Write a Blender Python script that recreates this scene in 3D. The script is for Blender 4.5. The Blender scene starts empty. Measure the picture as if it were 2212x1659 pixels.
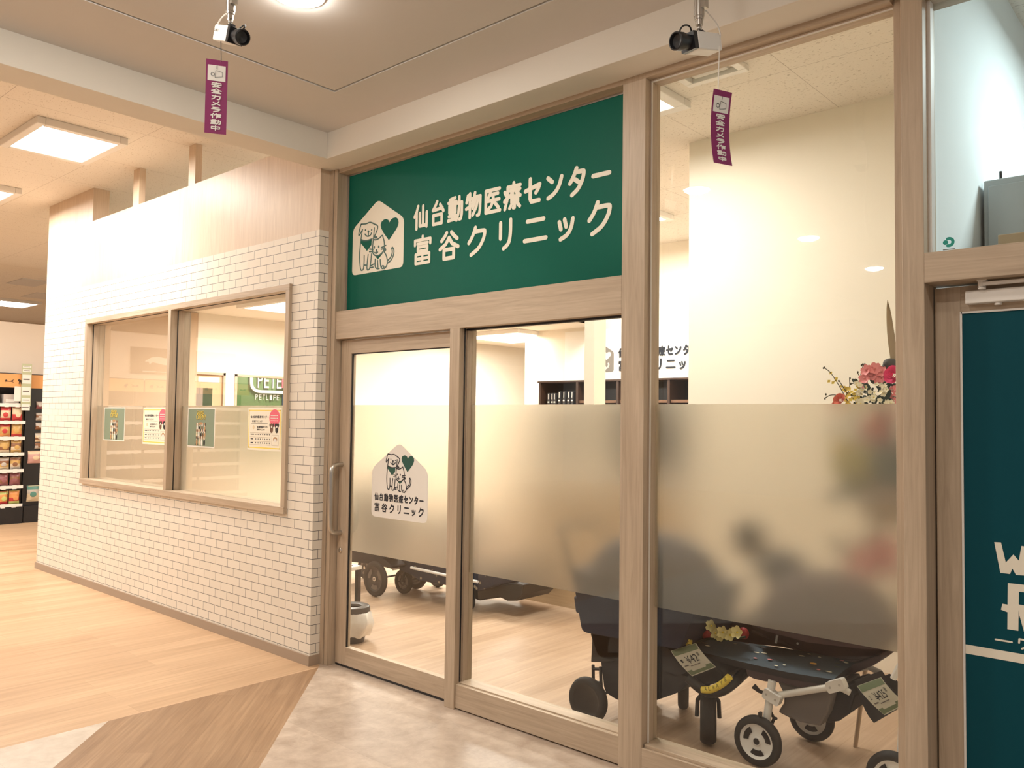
import bpy, math, random
import numpy as np
from mathutils import Matrix, Vector
random.seed(7)
SC = bpy.context.scene
COL = SC.collection
R = math.radians

# ------------------------------------------------------------------ camera
YAW, PITCH, ROLL, FPX, CAMD, EYE = R(41.845), R(2.4617), R(.7643), 1786.3, 3.2515, 1.6
_f = Vector((-math.sin(YAW)*math.cos(PITCH), math.cos(YAW)*math.cos(PITCH), math.sin(PITCH)))
_r0 = Vector((math.cos(YAW), math.sin(YAW), 0)); _u0 = _r0.cross(_f)
_r = _r0*math.cos(ROLL) + _u0*math.sin(ROLL); _u = -_r0*math.sin(ROLL) + _u0*math.cos(ROLL)
_C = Vector((0, -CAMD, EYE))
cam = bpy.data.cameras.new('camera'); camo = bpy.data.objects.new('camera', cam); COL.objects.link(camo)
cam.sensor_fit = 'HORIZONTAL'; cam.sensor_width = 36; cam.lens = FPX/2212*36; cam.clip_start = .02; cam.clip_end = 200
camo.matrix_world = Matrix(((_r.x, _u.x, -_f.x, _C.x), (_r.y, _u.y, -_f.y, _C.y), (_r.z, _u.z, -_f.z, _C.z), (0, 0, 0, 1)))
SC.camera = camo
def at(px, py, X=None, Y=None, Z=None):
    """a point of the place: the pixel's sight line met with a plane X=, Y= or Z="""
    d = _f + _r*((px-1106)/FPX) - _u*((py-829.5)/FPX)
    t = (X-_C.x)/d.x if X is not None else (Y-_C.y)/d.y if Y is not None else (Z-_C.z)/d.z
    return _C + d*t

# ------------------------------------------------------------------ world, exposure
W = bpy.data.worlds.new('world'); SC.world = W; W.use_nodes = True
W.node_tree.nodes['Background'].inputs[0].default_value = (1, .86, .74, 1)
W.node_tree.nodes['Background'].inputs[1].default_value = .40
SC.view_settings.view_transform = 'Standard'; SC.view_settings.look = 'None'
SC.view_settings.exposure = .14; SC.view_settings.gamma = 1; SC.view_settings.use_curve_mapping = False
try:
    SC.cycles.use_denoising = True
    SC.cycles.sample_clamp_indirect = 8
    SC.cycles.max_bounces = 10; SC.cycles.transmission_bounces = 8; SC.cycles.transparent_max_bounces = 14
except Exception: pass

WARM = (1, .95, .865); COOL = (.80, .97, 1.0)
def area(name, loc, sx, sy, power, col=WARM, rot=(0, 0, 0), spread=180):
    l = bpy.data.lights.new(name, 'AREA'); l.shape = 'RECTANGLE'; l.size = sx; l.size_y = sy; l.energy = power; l.color = col
    l.spread = R(spread)
    o = bpy.data.objects.new(name, l); COL.objects.link(o); o.location = loc; o.rotation_euler = rot; return o
# ceiling panels of the pet shop (over the brick wall) and of the clinic, with added unseen fill lights
area('shop_panel_and_fill_light', (-7.0, -.81, 3.68), .62, .5, 40)
area('shop_panel_and_fill_light', (-9.15, -.75, 3.68), .62, .5, 42)
area('shop_panel_and_fill_light', (-7.0, -3.6, 3.68), .7, .6, 62)
area('shop_panel_and_fill_light', (-9.2, -3.6, 3.68), .7, .6, 62)  # out-of-view light, its fixture added to go with it
area('shop_panel_and_fill_light', (-11.6, -1.4, 3.68), .7, .6, 110)  # unseen, added to brighten the far shop ceiling
area('shop_panel_and_fill_light', (-12.0, -4.2, 3.68), .7, .6, 62)
area('shop_panel_and_fill_light', (-10.9, 4.2, 3.68), .7, .6, 120)  # unseen, added to light the letters of the green shop sign
area('shop_panel_and_fill_light', (-7.3, 3.4, 3.68), .7, .6, 70)  # unseen, added to brighten the ceiling above the lowered clinic room
area('shop_panel_and_fill_light', (-16.5, -2.2, 3.68), .7, .6, 110)  # unseen fill added for the dark far end of the shop
area('shop_panel_and_fill_light', (-18.0, 2.2, 3.68), .7, .6, 110)
area('clinic_panel_light', (-3.35, 1.15, 3.66), .7, .7, 62)
area('clinic_panel_light', (-4.9, 3.9, 3.66), .7, .7, 140)
area('clinic_panel_light', (-7.6, 2.0, 2.74), 1.1, 1.1, 120)
area('clinic_panel_light', (-7.9, 5.6, 2.74), 1.1, 1.1, 130)
area('side_room_light', (.15, 1.5, 3.6), .6, .6, 48, COOL)

# ------------------------------------------------------------------ materials
MATS = {}
def newmat(name):
    m = bpy.data.materials.new(name); m.use_nodes = True
    return m, m.node_tree.nodes, m.node_tree.links, m.node_tree.nodes['Principled BSDF']
def plain(name, col, rough=.5, metal=0, bump=0, bscale=200, var=0, alpha=None, coat=0, trans=0, emit=None, estr=0, spec=.5):
    if name in MATS: return MATS[name]
    m, N, L, P = newmat(name)
    P.inputs['Base Color'].default_value = (*col, 1); P.inputs['Roughness'].default_value = rough
    P.inputs['Metallic'].default_value = metal; P.inputs['Coat Weight'].default_value = coat
    P.inputs['Specular IOR Level'].default_value = spec
    if emit: P.inputs['Emission Color'].default_value = (*emit, 1); P.inputs['Emission Strength'].default_value = estr
    if trans: P.inputs['Transmission Weight'].default_value = trans
    tc = N.new('ShaderNodeTexCoord')
    nz = N.new('ShaderNodeTexNoise'); nz.inputs['Scale'].default_value = bscale; nz.inputs['Detail'].default_value = 3
    L.new(tc.outputs['Object'], nz.inputs['Vector'])
    if bump:
        b = N.new('ShaderNodeBump'); b.inputs['Strength'].default_value = bump; b.inputs['Distance'].default_value = .002
        L.new(nz.outputs['Fac'], b.inputs['Height']); L.new(b.outputs['Normal'], P.inputs['Normal'])
    if var:
        n2 = N.new('ShaderNodeTexNoise'); n2.inputs['Scale'].default_value = 3; n2.inputs['Detail'].default_value = 4
        L.new(tc.outputs['Object'], n2.inputs['Vector'])
        mx = N.new('ShaderNodeMix'); mx.data_type = 'RGBA'
        mx.inputs[6].default_value = (*[c*(1-var) for c in col], 1); mx.inputs[7].default_value = (*[min(1, c*(1+var)) for c in col], 1)
        L.new(n2.outputs['Fac'], mx.inputs[0]); L.new(mx.outputs[2], P.inputs['Base Color'])
    MATS[name] = m; return m
def wood(name, light, dark, axis='Z', fine=55, rough=.45, rot=0, planks=None, bump=.06, contrast=(.36, .66)):
    """grain running along the axis; planks=(length, width) lays boards along Y (after rot about Z)"""
    if name in MATS: return MATS[name]
    m, N, L, P = newmat(name)
    tc = N.new('ShaderNodeTexCoord'); mp0 = N.new('ShaderNodeMapping'); mp0.inputs['Rotation'].default_value = (0, 0, rot)
    L.new(tc.outputs['Object'], mp0.inputs['Vector'])
    mp = N.new('ShaderNodeMapping'); s = [fine, fine, fine]; s['XYZ'.index(axis)] = fine/22
    mp.inputs['Scale'].default_value = s; L.new(mp0.outputs['Vector'], mp.inputs['Vector'])
    nz = N.new('ShaderNodeTexNoise'); nz.inputs['Scale'].default_value = 1; nz.inputs['Detail'].default_value = 7
    nz.inputs['Roughness'].default_value = .62; nz.inputs['Distortion'].default_value = .9
    L.new(mp.outputs['Vector'], nz.inputs['Vector'])
    mp2 = N.new('ShaderNodeMapping'); s2 = [7, 7, 7]; s2['XYZ'.index(axis)] = .7; mp2.inputs['Scale'].default_value = s2
    L.new(mp0.outputs['Vector'], mp2.inputs['Vector'])
    n2 = N.new('ShaderNodeTexNoise'); n2.inputs['Scale'].default_value = 1; n2.inputs['Detail'].default_value = 3; n2.inputs['Distortion'].default_value = 2.2
    L.new(mp2.outputs['Vector'], n2.inputs['Vector'])
    ad = N.new('ShaderNodeMix'); ad.data_type = 'FLOAT'; ad.inputs[0].default_value = .38
    L.new(nz.outputs['Fac'], ad.inputs[2]); L.new(n2.outputs['Fac'], ad.inputs[3])
    cr = N.new('ShaderNodeValToRGB'); cr.color_ramp.elements[0].position = contrast[0]; cr.color_ramp.elements[1].position = contrast[1]
    cr.color_ramp.elements[0].color = (*dark, 1); cr.color_ramp.elements[1].color = (*light, 1)
    L.new(ad.outputs[0], cr.inputs['Fac']); out = cr.outputs['Color']
    if planks:
        rt = N.new('ShaderNodeMapping'); rt.inputs['Rotation'].default_value = (0, 0, R(90)); L.new(mp0.outputs['Vector'], rt.inputs['Vector'])
        br = N.new('ShaderNodeTexBrick'); br.inputs['Scale'].default_value = 1
        br.inputs['Brick Width'].default_value = planks[0]; br.inputs['Row Height'].default_value = planks[1]
        br.inputs['Mortar Size'].default_value = .0008; br.inputs['Mortar Smooth'].default_value = 0; br.offset = .37
        br.inputs['Color1'].default_value = (1, 1, 1, 1); br.inputs['Color2'].default_value = (.86, .83, .80, 1); br.inputs['Mortar'].default_value = (.72, .66, .6, 1)
        L.new(rt.outputs['Vector'], br.inputs['Vector'])
        mu = N.new('ShaderNodeMix'); mu.data_type = 'RGBA'; mu.blend_type = 'MULTIPLY'; mu.inputs[0].default_value = 1
        L.new(out, mu.inputs[6]); L.new(br.outputs['Color'], mu.inputs[7]); out = mu.outputs[2]
    L.new(out, P.inputs['Base Color']); P.inputs['Roughness'].default_value = rough
    b = N.new('ShaderNodeBump'); b.inputs['Strength'].default_value = bump; b.inputs['Distance'].default_value = .001
    L.new(nz.outputs['Fac'], b.inputs['Height']); L.new(b.outputs['Normal'], P.inputs['Normal'])
    MATS[name] = m; return m
def brick_mat():
    m, N, L, P = newmat('white_tile')
    tc = N.new('ShaderNodeTexCoord'); sp = N.new('ShaderNodeSeparateXYZ'); L.new(tc.outputs['Object'], sp.inputs[0])
    a = N.new('ShaderNodeMath'); a.operation = 'ADD'; L.new(sp.outputs[0], a.inputs[0]); L.new(sp.outputs[1], a.inputs[1])
    a2 = N.new('ShaderNodeMath'); a2.operation = 'ADD'; L.new(a.outputs[0], a2.inputs[0]); a2.inputs[1].default_value = .168*40+.0105+.046
    z2 = N.new('ShaderNodeMath'); z2.operation = 'ADD'; L.new(sp.outputs[2], z2.inputs[0]); z2.inputs[1].default_value = .0603*20-.0171+.0015
    cb = N.new('ShaderNodeCombineXYZ'); L.new(a2.outputs[0], cb.inputs[0]); L.new(z2.outputs[0], cb.inputs[1])
    br = N.new('ShaderNodeTexBrick'); L.new(cb.outputs[0], br.inputs['Vector']); br.inputs['Scale'].default_value = 1; br.offset = .5
    br.inputs['Brick Width'].default_value = .168; br.inputs['Row Height'].default_value = .0603
    br.inputs['Mortar Size'].default_value = .0017; br.inputs['Mortar Smooth'].default_value = .1
    br.inputs['Color1'].default_value = (.80, .74, .65, 1); br.inputs['Color2'].default_value = (.76, .70, .61, 1); br.inputs['Mortar'].default_value = (.055, .06, .06, 1)
    L.new(br.outputs['Color'], P.inputs['Base Color']); P.inputs['Roughness'].default_value = .55
    b = N.new('ShaderNodeBump'); b.inputs['Strength'].default_value = .3; b.inputs['Distance'].default_value = .0012; b.invert = True
    L.new(br.outputs['Fac'], b.inputs['Height']); L.new(b.outputs['Normal'], P.inputs['Normal'])
    return m
def ceiling_tile(name, col, joint, gx=.91, gy=.455, ox=0, oy=0, speck=.5):
    m, N, L, P = newmat(name)
    tc = N.new('ShaderNodeTexCoord'); mp = N.new('ShaderNodeMapping'); mp.inputs['Location'].default_value = (ox, oy, 0); L.new(tc.outputs['Object'], mp.inputs[0])
    br = N.new('ShaderNodeTexBrick'); L.new(mp.outputs[0], br.inputs['Vector']); br.inputs['Scale'].default_value = 1; br.offset = 0
    br.inputs['Brick Width'].default_value = gx; br.inputs['Row Height'].default_value = gy; br.inputs['Mortar Size'].default_value = .0022
    br.inputs['Color1'].default_value = (*col, 1); br.inputs['Color2'].default_value = (*col, 1); br.inputs['Mortar'].default_value = (*joint, 1)
    mq = N.new('ShaderNodeMapping'); mq.inputs['Scale'].default_value = (45, 95, 1); L.new(tc.outputs['Object'], mq.inputs[0])
    nz = N.new('ShaderNodeTexNoise'); nz.inputs['Scale'].default_value = 1; nz.inputs['Detail'].default_value = 2; L.new(mq.outputs[0], nz.inputs['Vector'])
    cr = N.new('ShaderNodeValToRGB'); cr.color_ramp.elements[0].position = .30; cr.color_ramp.elements[1].position = .38
    cr.color_ramp.elements[0].color = (speck, speck*.95, speck*.88, 1); cr.color_ramp.elements[1].color = (1, 1, 1, 1); L.new(nz.outputs['Fac'], cr.inputs[0])
    mu = N.new('ShaderNodeMix'); mu.data_type = 'RGBA'; mu.blend_type = 'MULTIPLY'; mu.inputs[0].default_value = 1
    L.new(br.outputs['Color'], mu.inputs[6]); L.new(cr.outputs[0], mu.inputs[7]); L.new(mu.outputs[2], P.inputs['Base Color'])
    P.inputs['Roughness'].default_value = .9; return m
def stone_mat(name, a, b, tile, c=(.9, .9, .9), rot=0):
    m, N, L, P = newmat(name)
    tc = N.new('ShaderNodeTexCoord'); mp = N.new('ShaderNodeMapping'); mp.inputs['Rotation'].default_value = (0, 0, rot); mp.inputs['Location'].default_value = (.22, .13, 0); L.new(tc.outputs['Object'], mp.inputs[0])
    br = N.new('ShaderNodeTexBrick'); L.new(mp.outputs[0], br.inputs['Vector']); br.inputs['Scale'].default_value = 1; br.offset = .5
    br.inputs['Brick Width'].default_value = tile; br.inputs['Row Height'].default_value = tile; br.inputs['Mortar Size'].default_value = .0009
    br.inputs['Color1'].default_value = (1, 1, 1, 1); br.inputs['Color2'].default_value = (.88, .87, .86, 1); br.inputs['Mortar'].default_value = (.8, .77, .74, 1)
    n1 = N.new('ShaderNodeTexNoise'); n1.inputs['Scale'].default_value = 8; n1.inputs['Detail'].default_value = 9; n1.inputs['Roughness'].default_value = .68; n1.inputs['Distortion'].default_value = .25
    L.new(tc.outputs['Object'], n1.inputs['Vector'])
    cr = N.new('ShaderNodeValToRGB'); cr.color_ramp.elements[0].position = .33; cr.color_ramp.elements[1].position = .68
    cr.color_ramp.elements[0].color = (*a, 1); cr.color_ramp.elements[1].color = (*b, 1); L.new(n1.outputs['Fac'], cr.inputs[0])
    mu = N.new('ShaderNodeMix'); mu.data_type = 'RGBA'; mu.blend_type = 'MULTIPLY'; mu.inputs[0].default_value = 1
    L.new(cr.outputs[0], mu.inputs[6]); L.new(br.outputs['Color'], mu.inputs[7]); L.new(mu.outputs[2], P.inputs['Base Color'])
    P.inputs['Roughness'].default_value = .38; return m
def glass_mat():
    m, N, L, P = newmat('clear_glass'); N.remove(P); out = N['Material Output']
    tr = N.new('ShaderNodeBsdfTransparent'); tr.inputs[0].default_value = (.965, .975, .965, 1)
    gl = N.new('ShaderNodeBsdfGlossy'); gl.inputs['Roughness'].default_value = .012
    fr = N.new('ShaderNodeFresnel'); fr.inputs[0].default_value = 1.5
    ge = N.new('ShaderNodeNewGeometry'); iv = N.new('ShaderNodeMath'); iv.operation = 'SUBTRACT'; iv.inputs[0].default_value = 1; L.new(ge.outputs['Backfacing'], iv.inputs[1])
    mu = N.new('ShaderNodeMath'); mu.operation = 'MULTIPLY'; L.new(fr.outputs[0], mu.inputs[0]); L.new(iv.outputs[0], mu.inputs[1])
    m2 = N.new('ShaderNodeMath'); m2.operation = 'MULTIPLY'; m2.use_clamp = True; L.new(mu.outputs[0], m2.inputs[0]); m2.inputs[1].default_value = 1.5
    mx = N.new('ShaderNodeMixShader'); L.new(m2.outputs[0], mx.inputs[0]); L.new(tr.outputs[0], mx.inputs[1]); L.new(gl.outputs[0], mx.inputs[2]); L.new(mx.outputs[0], out.inputs[0])
    return m
def frost_mat(rough=.37, milk=.17):
    m, N, L, P = newmat('frosted_film'); N.remove(P); out = N['Material Output']
    rf = N.new('ShaderNodeBsdfRefraction'); rf.inputs['Roughness'].default_value = rough; rf.inputs['IOR'].default_value = 1.3; rf.inputs[0].default_value = (.95, .92, .86, 1)
    tl = N.new('ShaderNodeBsdfTranslucent'); tl.inputs[0].default_value = (.66, .63, .57, 1)
    df = N.new('ShaderNodeBsdfDiffuse'); df.inputs[0].default_value = (.60, .57, .51, 1)
    m1 = N.new('ShaderNodeMixShader'); m1.inputs[0].default_value = .35; L.new(tl.outputs[0], m1.inputs[1]); L.new(df.outputs[0], m1.inputs[2])
    mx = N.new('ShaderNodeMixShader'); mx.inputs[0].default_value = milk; L.new(rf.outputs[0], mx.inputs[1]); L.new(m1.outputs[0], mx.inputs[2]); L.new(mx.outputs[0], out.inputs[0])
    return m
ASH_L, ASH_D = (.56, .445, .33), (.40, .305, .215)
M_ASHZ = wood('ash_upright', ASH_L, ASH_D, 'Z'); M_ASHX = wood('ash_rail', ASH_L, ASH_D, 'X'); M_ASHY = wood('ash_deep', ASH_L, ASH_D, 'Y')
M_CLAD = wood('pale_cladding', (.70, .56, .42), (.58, .44, .32), 'Z', 75)
M_FLOOR = wood('shop_floor_boards', (.68, .47, .295), (.53, .345, .205), 'Y', 24, .42, planks=(1.2, .15), contrast=(.36, .64))
M_CFLOOR = wood('clinic_floor_boards', (.57, .405, .28), (.435, .30, .20), 'Y', 24, .5, planks=(.92, .13))
M_BORDER = wood('border_boards', (.42, .265, .15), (.27, .155, .08), 'Y', 50, .4, rot=R(-45), planks=(1.3, .15))
M_STONE = stone_mat('beige_stone', (.40, .305, .235), (.60, .495, .405), .6)
M_MARBLE = stone_mat('pale_marble', (.58, .50, .42), (.72, .65, .57), .6)
M_BRICK = brick_mat()
M_WHITEC = plain('ceiling_paint', (.66, .635, .61), .9, var=.03)
M_FASCIA = plain('fascia_paint', (.76, .72, .65), .85)
M_ACOU = ceiling_tile('shop_acoustic_tile', (.80, .74, .66), (.52, .46, .40), .91, 1.0, 0, .435, .72)
M_ACOU2 = ceiling_tile('clinic_acoustic_tile', (.80, .74, .66), (.50, .44, .38), .99, .9, 2.08-.99*0, -1.6, .62)
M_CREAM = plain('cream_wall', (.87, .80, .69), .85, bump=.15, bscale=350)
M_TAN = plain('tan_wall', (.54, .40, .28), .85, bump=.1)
M_SHOPW = plain('shop_wall', (.74, .64, .54), .9)
M_WHITEW = plain('white_wall', (.83, .86, .86), .85)
M_BASE = plain('taupe_baseboard', (.37, .285, .215), .55)
M_GLASS = glass_mat(); M_FROST = frost_mat()
M_GREEN = plain('deep_green_board', (.004, .112, .076), .5, spec=.12, var=.05)
M_TEAL = plain('dark_teal_board', (.003, .062, .085), .5, spec=.12, var=.05)
M_LET = plain('cream_lettering', (.83, .78, .66), .45)
M_STK = plain('sticker_white', (.80, .77, .72), .4)
M_INK = plain('navy_ink', (.010, .016, .028), .45)
M_INKG = plain('green_ink', (.012, .085, .065), .4)
M_BLACK = plain('black_plastic', (.012, .012, .015), .4)
M_BLKF = plain('black_fabric', (.016, .016, .020), .85, bump=.3, bscale=600)
M_NAVYF = plain('navy_fabric', (.022, .030, .060), .85, bump=.3, bscale=600)
M_PLUMF = plain('plum_fabric', (.060, .036, .042), .8, bump=.25, bscale=500)
M_MESHF = plain('grey_mesh_fabric', (.17, .145, .135), .8, bump=.4, bscale=900)
M_RUB = plain('rubber', (.020, .018, .018), .7, bump=.2, bscale=300)
M_WMET = plain('white_metal', (.86, .84, .80), .35)
M_STEEL = plain('brushed_steel', (.56, .54, .51), .28, metal=1)
M_CHROME = plain('chrome', (.75, .74, .72), .16, metal=1)
M_WPLAS = plain('white_plastic', (.80, .77, .73), .4)
M_SILVER = plain('silver_bar', (.86, .86, .88), .3)
M_YEL = plain('yellow_print', (.88, .68, .08), .5); M_PINK = plain('pink_print', (.80, .14, .20), .5)
M_MAG = plain('magenta_print', (.235, .010, .105), .45)
M_SAGE = plain('sage_print', (.215, .275, .195), .5)
M_DARKW = plain('dark_shelf_wood', (.045, .022, .014), .4, var=.15)
M_BRNW = wood('counter_front_wood', (.55, .40, .24), (.44, .31, .18), 'X', 40)
M_ORANGE = plain('orange_header', (.74, .36, .13), .6)
M_GLOW = plain('lamp_diffuser', (1, 1, 1), .5, emit=(1, .95, .86), estr=9)
M_BULB = plain('bulb_diffuser', (1, 1, 1), .5, emit=(1, .93, .83), estr=185)
M_GLOWC = plain('cool_diffuser', (1, 1, 1), .5, emit=(.93, .98, 1), estr=7)
M_PETAL_P = plain('pink_petal', (.80, .27, .27), .6); M_PETAL_M = plain('magenta_petal', (.80, .06, .20), .55)
M_PETAL_Y = plain('yellow_petal', (.86, .66, .12), .6); M_PETAL_C = plain('cream_petal', (.82, .76, .58), .6); M_PETAL_S = plain('salmon_petal', (.80, .22, .13), .6)
M_LEAF = plain('dark_leaf', (.018, .040, .022), .5, var=.3); M_STEM = plain('stem', (.07, .06, .03), .7); M_STRAW = plain('straw', (.35, .26, .16), .8)
M_TEALP = plain('teal_plastic', (.02, .30, .33), .5)
def bagfilm():
    m, N, L, P = newmat('thin_white_bag'); P.inputs['Base Color'].default_value = (.80, .76, .70, 1); P.inputs['Roughness'].default_value = .35
    P.inputs['Transmission Weight'].default_value = .25; P.inputs['Subsurface Weight'].default_value = 0
    return m
M_BAG = bagfilm()

# ------------------------------------------------------------------ mesh helpers
BASE = {}
class MB:
    k = 0
    def __init__(s, M=None): s.v = []; s.f = []; s.mi = []; s.mats = []; s.M = M
    def add(s, vs, fs, mat):
        if mat not in s.mats: s.mats.append(mat)
        k = s.mats.index(mat); n = len(s.v)
        s.v += [tuple(s.M @ Vector(p)) if s.M else tuple(p) for p in vs]
        for f in fs: s.f.append([i+n for i in f]); s.mi.append(k)
        return s
    def box(s, x0, x1, y0, y1, z0, z1, mat):
        x0, x1 = sorted((x0, x1)); y0, y1 = sorted((y0, y1)); z0, z1 = sorted((z0, z1))
        v = [(x, y, z) for z in (z0, z1) for y in (y0, y1) for x in (x0, x1)]
        return s.add(v, [(0, 2, 3, 1), (4, 5, 7, 6), (0, 1, 5, 4), (2, 6, 7, 3), (0, 4, 6, 2), (1, 3, 7, 5)], mat)
    def prism(s, pts, z0, z1, mat, cap=(True, True)):
        """polygon in local XY between z0 and z1 (z1 side faces +Z)"""
        n = len(pts); v = [(p[0], p[1], z0) for p in pts] + [(p[0], p[1], z1) for p in pts]
        fs = [(i, (i+1) % n, n+(i+1) % n, n+i) for i in range(n)]
        if cap[1]: fs.append(tuple(range(n, 2*n)))
        if cap[0]: fs.append(tuple(range(n-1, -1, -1)))
        return s.add(v, fs, mat)
    def poly(s, pts, z, mat): return s.add([(p[0], p[1], z) for p in pts], [tuple(range(len(pts)))], mat)
    def disc(s, x, y, rx, ry, z, mat, n=18, a0=0): return s.poly([(x+rx*math.cos(a0+2*math.pi*i/n), y+ry*math.sin(a0+2*math.pi*i/n)) for i in range(n)], z, mat)
    def tube(s, pts, r, mat, n=10, closed=False):
        P = [Vector(p) for p in pts]; rs = r if isinstance(r, (list, tuple)) else [r]*len(P); vs = []; fs = []; prev = None
        for i, p in enumerate(P):
            a = P[i-1] if (i or closed) else P[0]; b = P[(i+1) % len(P)] if (i < len(P)-1 or closed) else P[-1]
            d = (b-a).normalized() if (b-a).length else Vector((0, 0, 1))
            if prev is None: prev = d.orthogonal().normalized()
            u = (prev - d*prev.dot(d)); u = u.normalized() if u.length > 1e-6 else d.orthogonal().normalized(); w = d.cross(u); prev = u
            vs += [p + (u*math.cos(2*math.pi*k/n)+w*math.sin(2*math.pi*k/n))*rs[i] for k in range(n)]
        m = len(P)
        for i in range(m if closed else m-1):
            j = (i+1) % m
            fs += [(i*n+k, i*n+(k+1) % n, j*n+(k+1) % n, j*n+k) for k in range(n)]
        if not closed: fs += [tuple(range(n-1, -1, -1)), tuple(range((m-1)*n, m*n))]
        return s.add(vs, fs, mat)
    def cyl(s, a, b, r, mat, n=20): return s.tube([a, b], r, mat, n)
    def lathe(s, prof, mat, c=(0, 0, 0), axis=(0, 0, 1), n=28, arc=1.0):
        """profile (radius, height) turned about the axis through c"""
        A = Vector(axis).normalized(); u = A.orthogonal().normalized(); w = A.cross(u); c = Vector(c); vs = []; fs = []; m = len(prof)
        full = arc >= 1; k = n if full else n+1
        for i in range(k):
            a = 2*math.pi*arc*i/n; d = u*math.cos(a)+w*math.sin(a)
            vs += [c + d*r + A*h for r, h in prof]
        for i in range(n):
            j = (i+1) % k
            for q in range(m-1): fs.append((i*m+q, j*m+q, j*m+q+1, i*m+q+1))
        return s.add(vs, fs, mat)
    def ball(s, c, r, mat, n=14, m=9):
        rx, ry, rz = r if isinstance(r, (tuple, list)) else (r, r, r); vs = []; fs = []
        for j in range(m+1):
            t = math.pi*j/m
            for i in range(n):
                a = 2*math.pi*i/n; vs.append((c[0]+rx*math.sin(t)*math.cos(a), c[1]+ry*math.sin(t)*math.sin(a), c[2]+rz*math.cos(t)))
        for j in range(m):
            for i in range(n): fs.append((j*n+i, (j+1)*n+i, (j+1)*n+(i+1) % n, j*n+(i+1) % n))
        return s.add(vs, fs, mat)
    def grid(s, P, mat, closed=False):
        a, b = len(P), len(P[0]); vs = [q for row in P for q in row]
        fs = [(i*b+j, i*b+(j+1) % b, (i+1)*b+(j+1) % b, (i+1)*b+j) for i in range(a-1) for j in range(b if closed else b-1)]
        return s.add(vs, fs, mat)
    def stroke(s, pts, w, z, th, mat, n=5):
        """round-capped line in local XY, width w, front at z+th"""
        for p, q in zip(pts[:-1], pts[1:]):
            MB.k = (MB.k+1) % 19; z_ = z+MB.k*2.5e-5           # overlapping strokes lie on one another like cut vinyl
            dx, dy = q[0]-p[0], q[1]-p[1]; a = math.atan2(dy, dx); r = w/2; o = []
            o += [(q[0]+r*math.cos(a-math.pi/2+math.pi*i/n), q[1]+r*math.sin(a-math.pi/2+math.pi*i/n)) for i in range(n+1)]
            o += [(p[0]+r*math.cos(a+math.pi/2+math.pi*i/n), p[1]+r*math.sin(a+math.pi/2+math.pi*i/n)) for i in range(n+1)]
            if th: s.prism(o, z_, z_+th, mat, (False, True))
            else: s.poly(o, z_, mat)
        return s
    def build(s, name, parent=None, smooth=None, bevel=0, base=None, props=None):
        if parent is not None: base = BASE.get(parent.name, Vector((0, 0, 0)))
        base = Vector(base) if base is not None else Vector((0, 0, 0))
        me = bpy.data.meshes.new(name); me.from_pydata([tuple(Vector(p)-base) for p in s.v], [], s.f)
        for m in s.mats: me.materials.append(m)
        me.polygons.foreach_set('material_index', s.mi)
        me.validate(); me.update()
        o = bpy.data.objects.new(name, me); COL.objects.link(o)
        if smooth is not None:
            me.polygons.foreach_set('use_smooth', [True]*len(me.polygons)); me.set_sharp_from_angle(angle=R(smooth))
        if bevel:
            b = o.modifiers.new('bevel', 'BEVEL'); b.width = bevel; b.segments = 2; b.limit_method = 'ANGLE'; b.angle_limit = R(40)
        if parent is not None: o.parent = parent
        else: o.location = base
        BASE[o.name] = base
        for k, v in (props or {}).items(): o[k] = v
        return o
def tag(o, label, cat, group=None):
    o['label'] = label; o['category'] = cat
    if group: o['group'] = group
    return o
def thing(name, label, cat, loc, group=None):
    o = bpy.data.objects.new(name, None); COL.objects.link(o); o.location = loc; o.empty_display_size = .1
    BASE[o.name] = Vector(loc); return tag(o, label, cat, group)
def struct(mb, name, **k):
    o = mb.build(name, **k)
    if o.parent is None: o['kind'] = 'structure'
    return o
def sroot(name):
    o = bpy.data.objects.new(name, None); COL.objects.link(o); o['kind'] = 'structure'; BASE[o.name] = Vector((0, 0, 0)); return o
def copy_tree(o, parent=None):
    c = o.copy(); COL.objects.link(c); c.parent = parent; BASE[c.name] = BASE.get(o.name, Vector((0, 0, 0)))
    for ch in list(o.children): copy_tree(ch, c)
    return c
def frame(o, x=(1, 0, 0), y=(0, 0, 1)):
    x = Vector(x).normalized(); y = Vector(y); y = (y-x*y.dot(x)).normalized(); z = x.cross(y)
    return Matrix(((x.x, y.x, z.x, o[0]), (x.y, y.y, z.y, o[1]), (x.z, y.z, z.z, o[2]), (0, 0, 0, 1)))
def glyphs(body):
    """the outline of a word in Blender's own font, as verts and faces in a unit box"""
    c = bpy.data.curves.new('word', 'FONT'); c.body = body; c.resolution_u = 3; o = bpy.data.objects.new('word', c); COL.objects.link(o)
    me = bpy.data.meshes.new_from_object(o.evaluated_get(bpy.context.evaluated_depsgraph_get()))
    v = [(p.co.x, p.co.y) for p in me.vertices]; f = [tuple(p.vertices) for p in me.polygons]
    bpy.data.objects.remove(o); bpy.data.curves.remove(c); bpy.data.meshes.remove(me)
    x0 = min(p[0] for p in v); x1 = max(p[0] for p in v); y0 = min(p[1] for p in v); y1 = max(p[1] for p in v)
    return [((p[0]-x0)/(x1-x0), (p[1]-y0)/(y1-y0)) for p in v], f
def word(mb, body, x0, x1, y0, y1, z, mat):
    v, f = glyphs(body); return mb.add([(x0+(x1-x0)*p[0], y0+(y1-y0)*p[1], z) for p in v], f, mat)

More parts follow.
